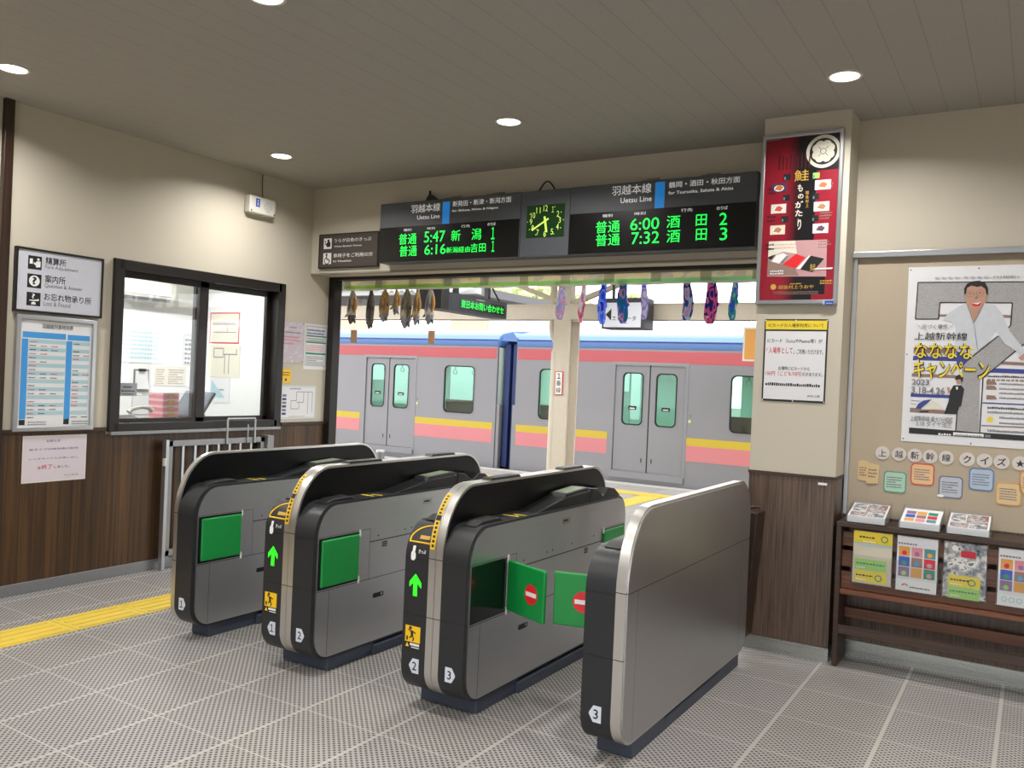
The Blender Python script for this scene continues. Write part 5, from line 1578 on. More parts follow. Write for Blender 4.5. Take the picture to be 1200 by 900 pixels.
clear = glass('tray_plastic', '#fafbfb', 0.2)
photo_mats = [patchy('photo_%s' % n, cs, scale=30, rough=0.4) for n, cs in (('harbour', ['#3c4046', '#77808a', '#a9a6a4', '#d5d4d2', '#57706e']), ('street', ['#4a4145', '#8a5b5f', '#b9b5b2', '#6d7173', '#dcdad8']))]
SQ = ['orange_print', 'pink_print', 'teal_print', 'ink_blue', 'ink_brown', 'ink_red', 'purple_print', 'orange_print', 'ink_green', 'sky_blue_print', 'pink_print', 'lime_print']


def mosaic_cover(F, x0, z0, x1, z1, rows, seed, title):
    w = (x1 - x0); n = 3
    cw = w / n; ch = (z1 - z0) / rows
    rn = random.Random(seed)
    for r in range(rows):
        for c in range(n):
            F.rect(SQ[(r * 3 + c) % len(SQ)], x0 + c * cw + .004, z1 - (r + 1) * ch + .004, x0 + (c + 1) * cw - .004, z1 - r * ch, 'cover_photo', 1)
            F.disc(SQ[(r * 3 + c + 5) % len(SQ)], x0 + (c + .5) * cw, z1 - (r + .62) * ch, cw * 0.2, 'cover_photo', 2, 12)
    if title:
        F.greek('ink_grey', x0, z1 + 0.012, x0 + w * 0.5, z1 + 0.03, 1, 'lettering', 1, 1.0, 0.012)


TR = [(-0.802, 'grey photo brochures', 0), (-0.525, 'white brochures with small coloured squares', 1), (-0.288, 'dark photo brochures', 2)]
for x, what, k in TR:
    where = ('at the pillar end of the rack top', 'between two trays of grey photo brochures', 'at the bare end of the rack top')[k]
    t = thing('brochure_tray', 'clear tray of ' + what + ' ' + where, 'tray', (x, 5.225, 0.8425), 0, 'trays on the brochure rack')
    w = 0.107
    b = MB().box(-w, 0, 0, w, 0.24, 0.004).box(-w, 0, 0.004, w, 0.004, 0.045).box(-w, 0.236, 0.004, w, 0.24, 0.11)
    for s in (-1, 1):
        b.prism([(0, 0.004), (0.24, 0.004), (0.24, 0.11), (0, 0.045)], 'x', s * w - (0.004 if s > 0 else 0), s * w + (0.004 if s < 0 else 0))
    b.build('tray', clear, t)
    # stack of leaflets, sloping up to the back
    st = MB().prism([(0.008, 0.006), (0.23, 0.006), (0.23, 0.092), (0.008, 0.040)], 'x', -w + .008, w - .008).build('leaflet_stack', 'white_paper', t)
    ang = math.atan2(0.052, 0.222)
    if k == 1:
        b = MB()
        rn = random.Random(8)
        mbs = {}
        for r in range(3):
            for c in range(3):
                m = SQ[(r * 3 + c) % len(SQ)]
                mb_ = mbs.setdefault(m, MB())
                xa_ = -0.082 + c * 0.056; ya_ = 0.028 + r * 0.056
                mb_.add([(xa_ + dx, ya_ + dy, 0.0412 + (ya_ + dy - 0.008) * 0.052 / 0.222) for dx, dy in ((0, 0), (0.048, 0), (0.048, 0.046), (0, 0.046))], [(0, 1, 2, 3)])
        for m, mb_ in mbs.items():
            mb_.build('cover_photo', m, st)
    else:
        for (xa_, xb_, ya_, yb_, m) in ((-.09, -.02, .10, .22, 0), (-.015, .09, .09, .22, 1), (-.09, .0, .02, .09, 1), (.005, .09, .02, .085, 0)):
            MB().add([(xx, yy, 0.0412 + (yy - 0.008) * 0.052 / 0.222) for xx, yy in ((xa_, ya_), (xb_, ya_), (xb_, yb_), (xa_, yb_))], [(0, 1, 2, 3)]).build('cover_photo', photo_mats[m], st)

PH = [(-0.760, 'clear holder of pale brochures with yellow and green strips, nearest the pillar', 0), (-0.530, 'clear holder of white brochures with coloured squares, between the two with yellow strips', 1),
      (-0.295, 'clear holder of dark photo brochures with a yellow and green card', 2), (-0.036, 'clear holder of white brochures at the frame edge, past a gap of bare slats', 3)]
for x, lab, k in PH:
    t = thing('brochure_holder', lab, 'brochure holder', (x, 5.262, 0.50), 0, 'brochure holders hanging on the rack front')
    w, H = 0.11, 0.30
    MB().box(-w, -0.026, 0, w, -0.023, H * 0.55).box(-w, 0.006, 0, w, 0.009, H).box(-w, -0.026, 0, w, 0.009, 0.004).box(-w, -0.026, 0, -w + .003, 0.009, H * .7).box(w - .003, -0.026, 0, w, 0.009, H * .7).build('holder', clear, t)
    st = MB().box(-w + .008, -0.02, 0.006, w - .008, 0.004, H + 0.002).build('leaflet_stack', {0: mat('leaflet_sand', '#c9c2ae', rough=0.5, var=0.1, scale=12), 1: 'white_paper', 2: photo_mats[0], 3: 'white_paper'}[k], t)
    F = Face(st, -0.0205)
    F.inv = Matrix()
    w -= 0.008
    if k in (0, 2):
        if k == 0:
            F.rect('ink_yellow', -w, H - 0.066, w, H, 'strip', 1); F.rect('pale_blue_print', -w, H - 0.078, w, H - 0.067, 'strip', 1)
            F.greek('ink_black', -w * .7, H - 0.035, w * .1, H - 0.018, 1, 'lettering', 2, 1, .014); F.ring('ink_green', w * .6, H - 0.034, 0.013, 0.019, 'emblem', 2, 20); F.greek('ink_white', -w * .5, H - .058, w * .2, H - .045, 1, 'lettering', 2)
        x0_ = -w * 0.9 if k == 0 else -w * 0.75
        x1_ = w * 0.75
        F.rect('lime_print', x0_, 0.082 if k == 0 else 0.0, x1_, 0.145 if k == 0 else 0.062, 'strip', 1)
        F.rect('ink_yellow', x0_, 0.015 if k == 0 else 0.064, x1_, 0.080 if k == 0 else 0.126, 'strip', 1)
        zl = 0.10 if k == 0 else 0.02; zy = 0.036 if k == 0 else 0.085
        F.greek('ink_green', x0_ + .01, zl + .015, x1_ - .01, zl + .032, 1, 'lettering', 2, 1, .014); F.greek('ink_white', x0_ + .01, zl - .006, x0_ + .06, zl + .004, 1, 'lettering', 2)
        F.greek('ink_black', x0_ + .01, zy + .012, x0_ + .10, zy + .028, 1, 'lettering', 2, 1, .014); F.ring('ink_green', x1_ - .04, zy + 0.008, 0.013, 0.019, 'emblem', 2, 20); F.greek('ink_white', x0_ + .01, zy - .010, x0_ + .07, zy, 1, 'lettering', 2)
        if k == 2:
            F.rect('ink_red', -0.02, H - 0.075, 0.05, H - 0.04, 'cover_photo', 1); F.disc('ink_white', -0.05, H - .03, .015, 'cover_photo', 1)
    else:
        mosaic_cover(F, -w + .006, 0.075, w - .006, H - 0.055, 3, k, True)
        F.rect('ink_white', -w, 0.0, w, 0.062, 'cover_photo', 1)
        if k == 1:
            F.ring('ink_red', -0.055, 0.022, 0.012, 0.018, 'emblem', 3, 16, 20, 160); F.greek('ink_black', -0.03, 0.02, 0.07, 0.035, 1, 'lettering', 3, 1, .012)
        else:
            for q in range(5):
                F.ring('pale_blue_print', -0.07 + q * 0.035, 0.034, 0.010, 0.014, 'emblem', 3, 16)
    F.done()

# ================================================================== doorway hangings
YV = 6.15
# valance printed with leaves
m, nt, bs = nodes_of('valance_print')
tc = nt.nodes.new('ShaderNodeTexCoord'); sx = nt.nodes.new('ShaderNodeSeparateXYZ'); nt.links.new(tc.outputs['Object'], sx.inputs[0])
mr = nt.nodes.new('ShaderNodeMapRange'); mr.inputs['From Min'].default_value = 0.5; mr.inputs['From Max'].default_value = 3.8; nt.links.new(sx.outputs['X'], mr.inputs['Value'])
green = mixc(nt, mr.outputs['Result'], lin('#b9d878'), lin('#b4e2b8'))
no = nt.nodes.new('ShaderNodeTexNoise'); no.inputs['Scale'].default_value = 7; nt.links.new(tc.outputs['Object'], no.inputs['Vector'])
up = mixc(nt, math_node(nt, 'GREATER_THAN', no.outputs['Fac'], 0.52), lin('#ece4cd'), lin('#d8d4c8'))
zf = math_node(nt, 'GREATER_THAN', math_node(nt, 'MULTIPLY_ADD', no.outputs['Fac'], 0.02, sx.outputs['Z']), 0.052)
c1 = mixc(nt, zf, green, up)
fx = math_node(nt, 'FRACT', math_node(nt, 'DIVIDE', sx.outputs['X'], 0.39))
pat = math_node(nt, 'MULTIPLY', math_node(nt, 'LESS_THAN', fx, 0.22), math_node(nt, 'GREATER_THAN', sx.outputs['Z'], 0.018))
c2 = mixc(nt, math_node(nt, 'MULTIPLY', pat, 0.55), c1, lin('#989a86'))
hem = math_node(nt, 'LESS_THAN', sx.outputs['Z'], 0.012)
nt.links.new(mixc(nt, hem, c2, lin('#e6e4dd')), bs.inputs['Base Color']); bs.inputs['Roughness'].default_value = 0.8
MATS['valance_print'] = cloth(m, 0.7)
t = thing('cloth_valance', 'green and beige printed cloth strip across the top of the opening', 'valance', (XL + 0.07, YV, 2.35))
L = PX0 - XL - 0.07
b = MB()
def vy(u, v, off):
    return (L * u, off + 0.010 * math.sin(u * 46) * (1 - v), 0.112 * v - 0.006 * (1 - v) * math.sin(u * 19) ** 2)
n = 90
b.grid(lambda u, v: vy(u, v, 0.0), n, 4)
o = b.build('cloth', 'valance_print', t, smooth=60)
sm = o.modifiers.new('thickness', 'SOLIDIFY'); sm.thickness = 0.004
MB().cyl((0, 0.012, 0.105), (L, 0.012, 0.105), 0.009, n=10).build('pole', 'beige_steel', t, smooth=40)

# dried salmon, tail up
FISH = {}
for nm, c1_, c2_ in (('grey', '#7d756a', '#b3a895'), ('dark', '#2f2b29', '#5a524a'), ('gold', '#94805f', '#d0aa68'), ('silver', '#85868c', '#c2beb6')):
    patchy('salmon_' + nm, [c1_, c2_, c1_, c2_], scale=16, rough=0.5, stretch=(2, 2, 0.5), detail=4)
mat('salmon_flesh', '#d99a4a', rough=0.45, var=0.3, scale=40)
mat('salmon_head', '#8b8b92', rough=0.4, var=0.3, scale=50)
mat('twine', '#b9a98c', rough=0.8)


def salmon(x, y, zt, zb, w, d, skin, label, turn=0.0, flap=True, tagged=False, dark_head=False):
    t = thing('dried_salmon', label, 'fish', (x, y, zt), turn, 'dried salmon hanging in the opening')
    Lf = zt - zb
    prof = [(0.0, .30, .25), (0.06, .38, .3), (.16, .62, .62), (.32, .92, .95), (.5, 1.0, 1.0), (.64, .97, .98), (.74, .95, .92), (.76, .90, .9)]
    rings = []
    for s, a, c in prof:
        rings.append([(w / 2 * a * math.cos(2 * PI * k / 14) + 0.006 * math.sin(s * 7), d / 2 * c * math.sin(2 * PI * k / 14), -Lf * s) for k in range(14)])
    MB().loft(rings).build('body', skin, t, smooth=60)
    # head with hooked jaws, pointing down
    rings = []
    for s, a, c, off in ((.745, .90, .9, 0), (.82, .86, .82, .0), (.90, .62, .6, -.10), (.96, .36, .36, -.22), (1.0, .14, .16, -.30)):
        rings.append([(w / 2 * a * math.cos(2 * PI * k / 12) + w * off * .5, d / 2 * c * math.sin(2 * PI * k / 12), -Lf * s) for k in range(12)])
    hd = MB().loft(rings).build('head', 'salmon_dark' if dark_head else 'salmon_head', t, smooth=60)
    rings = []
    for s, a, off in ((.86, .30, .30), (.92, .24, .42), (.975, .12, .46)):
        rings.append([(w / 2 * a * math.cos(2 * PI * k / 10) + w * off, d / 2 * a * math.sin(2 * PI * k / 10), -Lf * s) for k in range(10)])
    MB().loft(rings).build('lower_jaw', 'salmon_dark', hd, smooth=60)
    MB().cyl((-w * 0.08, -d * 0.40, -Lf * 0.85), (-w * 0.08, -d * 0.45, -Lf * 0.85), 0.007, n=10).build('eye', 'ink_black', hd)
    # fins and tail
    MB().prism([(-w * .55, -Lf * .66), (-w * .95, -Lf * .80), (-w * .72, -Lf * .80), (-w * .42, -Lf * .73)], 'y', -0.003, 0.003).build('pectoral_fin', 'salmon_dark', t)
    MB().prism([(-w * .2, 0.0), (-w * .45, 0.055), (0, 0.03), (w * .45, 0.055), (w * .2, 0.0)], 'y', -0.003, 0.003).build('tail_fin', 'salmon_dark', t)
    MB().prism([(w * .44, -Lf * .40), (w * .68, -Lf * .52), (w * .48, -Lf * .54)], 'y', -0.003, 0.003).build('dorsal_fin', 'salmon_dark', t)
    if flap:
        rings = []
        for s, a, o_ in ((.2, .12, .34), (.32, .30, .52), (.45, .34, .60), (.58, .26, .54), (.68, .10, .42)):
            rings.append([(w * (o_ + a * .6 * math.cos(2 * PI * k / 10)), -d * .12 + d * a * .5 * math.sin(2 * PI * k / 10), -Lf * s) for k in range(10)])
        MB().loft(rings).build('belly_flap', 'salmon_flesh', t, smooth=60)
    MB().tube([(0, 6.215 - y, 0.083), (0, 0, 0.0)], 0.003, 6).build('hanging_cord', 'twine', t)
    if tagged:
        x1_ = w * 0.35
        tg = MB().tube([(x1_, 0, -Lf * .9), (x1_ + .004, 0, -Lf * 1.16)], 0.0022, 5).build('tag_cord', 'twine', t)
        MB().box(x1_ - .028, -0.004, -Lf * 1.16 - 0.12, x1_ + .036, 0.004, -Lf * 1.16).build('wooden_tag', mat('tag_wood', '#b98f63', rough=0.6, var=0.15), tg)
    return t


tag(MB().cyl((XL + 0.07, 6.215, 2.458), (PX0 + 0.02, 6.215, 2.458), 0.012, n=10).build('hanging_pole', mat('tag_wood', '#b98f63', rough=0.6, var=0.15), None, smooth=40), 'thin wooden pole behind the cloth valance carrying the salmon and streamers', 'pole')
salmon(-5.625, 6.22, 2.375, 2.035, 0.082, 0.11, 'salmon_grey', 'dark dried salmon with a wooden tag, next to the dark door frame', 0.2, True, True, True)
salmon(-5.385, 6.21, 2.375, 1.99, 0.056, 0.10, 'salmon_dark', 'thin blackish dried salmon, second from the door frame', 0.0, False, False, True)
salmon(-5.225, 6.22, 2.375, 2.06, 0.075, 0.11, 'salmon_gold', 'pale gold-edged dried salmon with a drip of cord at its mouth', -0.2, False)
salmon(-5.115, 6.25, 2.375, 2.125, 0.06, 0.10, 'salmon_gold', 'short amber dried salmon half behind the pale gold-edged one', 0.5, True)
salmon(-4.965, 6.22, 2.375, 2.0, 0.088, 0.12, 'salmon_grey', 'largest grey dried salmon with a wide open mouth', -0.1, False)
salmon(-4.862, 6.24, 2.375, 2.03, 0.06, 0.10, 'salmon_gold', 'split golden dried salmon just beside the largest grey one', 0.3, True)
salmon(-4.79, 6.33, 2.375, 2.13, 0.05, 0.09, 'salmon_silver', 'small silvery dried salmon tucked behind the split golden one', 0.2, False)
salmon(-4.69, 6.21, 2.375, 2.035, 0.076, 0.11, 'salmon_silver', 'silver dried salmon with an amber belly and a tag, beside the hanging display', 0.1, True, True)

# printed cloth salmon streamers
STR = [(-3.352, 2.08, .078, ['#cfe2f2', '#eab4cc', '#a9c0e8', '#e0eff6', '#e59bb4'], 'pale blue and pink cloth salmon streamer in front of the platform column'),
       (-3.157, 2.055, .056, ['#2f8a74', '#ec86a4', '#f0f0f6', '#e6e6ee', '#d5e2ec'], 'narrow green, pink and white cloth salmon streamer'),
       (-2.975, 2.045, .068, ['#4468e0', '#5a86f0', '#c3d0f4', '#3550c8', '#7fa0ee'], 'plain royal blue cloth salmon streamer'),
       (-2.797, 2.055, .092, ['#1fa08a', '#f29cc2', '#2c8ad0', '#1f8a94', '#f2a4c6'], 'wide teal and pink cloth salmon streamer before the lift sign'),
       (-2.618, 2.085, .056, ['#f0eef6', '#a8a2dc', '#e4cce0', '#5c78e4', '#f8f6fb'], 'white and violet cloth salmon streamer at the edge of the lift sign'),
       (-2.272, 2.075, .086, ['#e2b4d2', '#c8e6ee', '#36589c', '#f0bcd2', '#28508a'], 'pink and navy cloth salmon streamer, third from the pillar'),
       (-2.088, 2.05, .096, ['#3440c0', '#f27fa6', '#2a3890', '#f69cb8', '#3a66d6'], 'broad navy and rose cloth salmon streamer, second from the pillar'),
       (-1.920, 2.08, .064, ['#f2f0f8', '#44b8a2', '#5468e0', '#f0d6e4', '#66c8b0'], 'white, green and blue cloth salmon streamer nearest the pillar')]
for i, (x, zb_, w, cols, lab) in enumerate(STR):
    t = thing('cloth_streamer', lab, 'streamer', (x, 6.2, 2.365), 0.15 * (-1) ** i, 'cloth salmon streamers hanging in the opening')
    Lf = 2.365 - zb_
    m = patchy('streamer_' + 'abcdefgh'[i], cols, scale=15, rough=0.75, stretch=(1.6, 1.6, 0.7), detail=0.5)
    cloth(m, 0.65)
    rings = []
    for s, a in ((0, .62), (.08, .72), (.25, .9), (.5, 1.0), (.72, .98), (.86, .9), (.95, .7), (1.0, .5)):
        rings.append([(w / 2 * a * math.cos(2 * PI * k / 14) + .005 * math.sin(s * 6 + i), w * .32 * a * math.sin(2 * PI * k / 14) + .012 * math.sin(s * 4 + i), -Lf * s) for k in range(14)])
    MB().loft(rings).build('cloth_tube', m, t, smooth=60)
    MB().prism([(-w * .30, 0.0), (-w * .42, .035), (w * .42, .035), (w * .30, 0.0)], 'y', -0.004, 0.004).build('tail', m, t)
    MB().cyl((-w * .16, -w * .31, -Lf * .84), (-w * .16, -w * .34, -Lf * .84), 0.008, n=12).build('eye', 'ink_white', t)
    MB().prism([(w * .42, -Lf * .42), (w * .66, -Lf * .55), (w * .46, -Lf * .6)], 'y', -0.003, 0.003).build('fin', m, t)
    MB().tube([(0, 0.015, 0.09), (0, 0, 0.02)], 0.0025, 6).build('hanging_cord', 'twine', t)

# ================================================================== platform
struct('floor_platform', MB().box(-30, YD + 0.02, -1.2, 14, 12.72, 0.0), 'platform_paving')
struct('trim_12', MB().box(-30, 12.45, 0.0, 14, 12.74, 0.006), mat('edge_white', '#b7b5b0', rough=0.6))
t = tag(MB().box(-30, 11.45, 0.0, 14, 11.75, 0.007).box(-30, 11.47, 0.007, 14, 11.50, 0.011).box(-30, 11.55, 0.007, 14, 11.58, 0.011).box(-30, 11.63, 0.007, 14, 11.66, 0.011).build('platform_tactile_strip', 'tactile_yellow'),
        'yellow tactile strip along the platform edge before the train', 'tactile paving')
t = tag(MB().box(-4.75, 6.6, 0.0, -4.45, 11.44, 0.007).box(-4.72, 6.6, 0.007, -4.69, 11.44, 0.011).box(-4.62, 6.6, 0.007, -4.59, 11.44, 0.011).box(-4.53, 6.6, 0.007, -4.50, 11.44, 0.011).build('platform_tactile_strip', 'tactile_yellow'),
        'yellow tactile strip leading from the gates across the platform', 'tactile paving')
# canopy
YB = 8.8
CZ0 = 2.95
b = MB().prism([(YD, 2.9), (11.0, 3.05), (11.0, 3.13), (YD, 2.98)], 'x', -18, 6)
struct('roof_canopy', b, cloth(mat('canopy_under', '#cfcbc2', rough=0.7), 0.5))
t = tag(MB().box(-18, YB - 0.06, 2.285, 6, YB + 0.06, 2.465).box(-18, YB - 0.075, 2.285, 6, YB + 0.075, 2.297).box(-18, YB - 0.075, 2.453, 6, YB + 0.075, 2.465).build('canopy_beam', 'beige_steel', None), 'long beige steel beam carried by the platform column', 'beam')
for x0, lab in ((-4.66, 'beige platform column with a white platform 1 plate'), (0.9, 'beige platform column hidden behind the pillar wall'), (-10.2, 'beige platform column beyond the door frame')):
    t = thing('platform_column', lab, 'column', (x0, YB, 0))
    b = MB().box(-0.105, -0.13, 0, 0.105, -0.105, 2.285).box(-0.105, 0.105, 0, 0.105, 0.13, 2.285).box(-0.012, -0.105, 0, 0.012, 0.105, 2.285)
    b.build('post', 'beige_steel', t, bevel=0.004)
    MB().box(-0.075, -0.12, 0, 0.075, 0.12, 0.02).build('base_plate', 'beige_dark', t)
    for s in (-1, 1):
        MB().prism([(s * 0.1, 2.46), (s * 0.1, 2.52), (s * 1.35, 2.96), (s * 1.45, 2.96)], 'y', -0.035, 0.035).build('brace', 'beige_steel', t)
    MB().box(-0.06, -0.06, 2.46, 0.06, 0.06, 3.0).build('upper_post', 'beige_steel', t)
    if x0 == -4.66:
        MB().tube([(-0.19, 0.0, 2.99), (-0.19, 0, 2.19), (-0.17, 0, 2.1), (-0.10, -0.02, 2.0), (-0.09, -0.1, 1.9), (-0.09, -0.1, 0.1)], 0.042, 12).build('drain_pipe', 'beige_steel', t, smooth=50)
        pl = MB().box(-0.05, -0.142, 1.42, 0.05, -0.131, 1.69).build('platform_number_plate', 'ink_red', t)
        MB().box(-0.042, -0.144, 1.428, 0.042, -0.141, 1.682).build('plate_face', 'ink_white', pl)
        for i, ch in enumerate('1番線'):
            v, f, a, bb, c, d = text_geo(ch, 0.015)
            k = 0.062 / max(d - bb, c - a)
            MB().add([((p[0] - (a + c) / 2) * k, -0.1448, 1.635 - i * 0.08 + (p[1] - (bb + d) / 2) * k) for p in v], f).build('lettering', 'ink_black', pl)
for x, lab in ((-8.55, 'beyond the ticket window wall'), (-6.3, 'above the hanging salmon'), (-3.3, 'above the cloth streamers'), (-0.3, 'behind the pillar wall')):  # unseen battens added to brighten the column, beam and valance
    t = thing('added_platform_lamp', 'added unseen white fluorescent batten under the platform canopy ' + lab, 'lamp', (x, 7.25, 2.72))
    MB().box(-0.62, -0.06, 0.02, 0.62, 0.06, 0.08).build('housing', 'white_plastic', t, bevel=0.005)
    MB().cyl((-0.6, 0, 0.0), (0.6, 0, 0.0), 0.016, n=10).build('tube', 'lamp_diffuser', t)
    for s in (-0.375, 0.375):
        MB().cyl((s, 0, 0.08), (s, 0, 0.21), 0.012, n=8).build('hanger', 'beige_dark', t)
    ld = bpy.data.lights.new('platform_fill', 'AREA'); ld.shape = 'RECTANGLE'; ld.size = 1.2; ld.size_y = 0.12; ld.energy = PLATFORM_FILL_W; ld.color = (1, 1, 0.98)
    lo = bpy.data.objects.new('platform_fill', ld); COL.objects.link(lo); lo.location = (x, 7.25, 2.695)
# rafters
for k in range(18):
    x = -12.3 + k * 0.75
    tag(MB().prism([(YD + 0.02, 2.82), (10.95, 2.97), (10.95, 3.05), (YD + 0.02, 2.9)], 'x', x - 0.03, x + 0.03).build('canopy_rafter', 'beige_dark'), 'steel rafter under the platform canopy', 'rafter', 'rafters of the platform canopy')

# hanging train information display, seen at an angle
t = thing('platform_display', 'hanging dark LED display with green scrolling words over the platform', 'display', (-5.2, 7.62, 2.245), PI / 2)
xd = lambda p: on_x(p, -5.2 + 0.10)
MB().box(-0.56, -0.10, 0, 0.56, 0.10, 0.185).build('case', mat('display_grey', '#3f4550', rough=0.45), t, bevel=0.006)
MB().box(-0.36, -0.104, 0.035, 0.50, -0.098, 0.14).build('led_screen', 'led_panel', t)
F = Face(t, -0.1045)
F.text('led_green', '東日本お問い合わせセ', -0.34, 0.047, 0.48, 0.128, 'led_text', 1, 0.02); F.greek('ink_white', -0.06, 0.152, 0.10, 0.170, 1, 'lettering', 0.5, 1.0, 0.03); F.rect('display_grey', -0.52, 0.06, -0.42, 0.12, 'speaker_patch', 0.2)
F.done()
for s in (-1, 1):
    MB().box(s * 0.3 - 0.025, -0.025, 0.185, s * 0.3 + 0.025, 0.025, 0.72).build('hanger', 'black_plastic', t)
MB().box(-0.74, -0.14, -0.0, -0.60, 0.14, 0.235).build('rear_unit', 'black_plastic', t, bevel=0.006)
MB().tube([(-0.55, 0.0, 0.2), (-0.1, 0, 0.5)], 0.01, 6).tube([(0.55, 0.0, 0.2), (0.2, 0, 0.5)], 0.01, 6).build('stay', 'black_plastic', t)

# lift sign
t = thing('lift_sign', 'white hanging sign with a dark box frame for the lift', 'sign', (-3.76, 8.45, 2.16))
yl2 = lambda p: on_y(p, 8.35)
MB().box(-0.245, -0.10, 0, 0.245, 0.14, 0.325).build('sign_box', mat('sign_box_dark', '#2c2f3a', rough=0.5), t, bevel=0.006)
MB().box(-0.222, -0.103, 0.015, 0.205, -0.095, 0.275).build('sign_face', 'sign_face_white', t)
F = Face(t, -0.1035)
F.poly('ink_black', [(-0.20, 0.15), (-0.135, 0.085), (-0.135, 0.215)], 'arrow'); F.rect('ink_black', -0.02, 0.16, 0.03, 0.235, 'lift_pictogram'); F.rect('ink_white', -0.012, 0.17, 0.022, 0.21, 'lift_pictogram', 2)
F.text('ink_black', 'エレベータ', -0.125, 0.085, 0.15, 0.135, 'lettering', 1, 0.01); F.text('ink_grey', 'Elevator', -0.03, 0.05, 0.06, 0.068, 'lettering', 1)
F.done()
for s in (-1, 1):
    MB().box(s * 0.17 - 0.012, 0.0, 0.325, s * 0.17 + 0.012, 0.03, 0.86).build('hanger', 'sign_box_dark', t)

# orange hanging plate by the pillar
t = thing('hanging_plate', 'orange and cream hanging plate just visible beside the pillar', 'sign', (-2.55, 8.8, 1.865))
MB().box(-0.05, -0.02, 0, 0.2, 0.02, 0.35).build('plate', 'paper_cream', t, bevel=0.003)
MB().box(-0.03, -0.022, 0.02, 0.19, -0.018, 0.33).build('orange_field', 'orange_print', t)
for x in (0.0, 0.15):
    MB().cyl((x, 0, 0.35), (x, 0, 0.425), 0.006).build('hanger', 'beige_dark', t)

# ================================================================== train
TX, TY, TA = -5.5224, 12.8502, R(-2.0)
mat('train_steel', '#87868a', rough=0.42, metal=0.35, var=0.05, scale=50)
mat('train_steel_low', '#8a898c', rough=0.45, metal=0.35, var=0.05)
mat('train_roof_blue', '#5877ae', rough=0.4, var=0.06)
mat('train_gap_blue', '#27386a', rough=0.5, var=0.05)
mat('train_pink', '#cc7c82', rough=0.45, var=0.02)
mat('train_red', '#ad5258', rough=0.45, var=0.03)
mat('train_yellow', '#c4ab2e', rough=0.45, var=0.02)
mat('train_inside', '#cfe0d4', rough=0.6, var=0.03)
mat('train_seat', '#b0473f', rough=0.8, var=0.1)
mat('train_floor', '#77776f', rough=0.6)
mat('rubber', '#141416', rough=0.6)
tglass = glass('train_glass', '#c6e8dd', 0.1)
ROOFZ = 2.27


def win_parts(t, u0, z0, u1, z1, parent, yf=0.0, r=0.09, name='window'):
    """rounded window set in a rectangular cut-out: metal corner frame, rubber seal, pane"""
    o = rrect(u0, z0, u1, z1, .001, .001, .001, .001, 6); n = rrect(u0 + .02, z0 + .02, u1 - .02, z1 - .02, r, r, r, r, 6)
    fr = MB().band(o, n, 'y', yf - 0.004, yf + 0.03).build(name, 'train_steel', parent)
    n2 = rrect(u0 + .04, z0 + .04, u1 - .04, z1 - .04, r * .85, r * .85, r * .85, r * .85, 6)
    MB().band(n, n2, 'y', yf - 0.007, yf + 0.02).build('seal', 'rubber', fr)
    MB().prism(n2, 'y', yf + 0.006, yf + 0.012).build('pane', tglass, fr)
    return fr


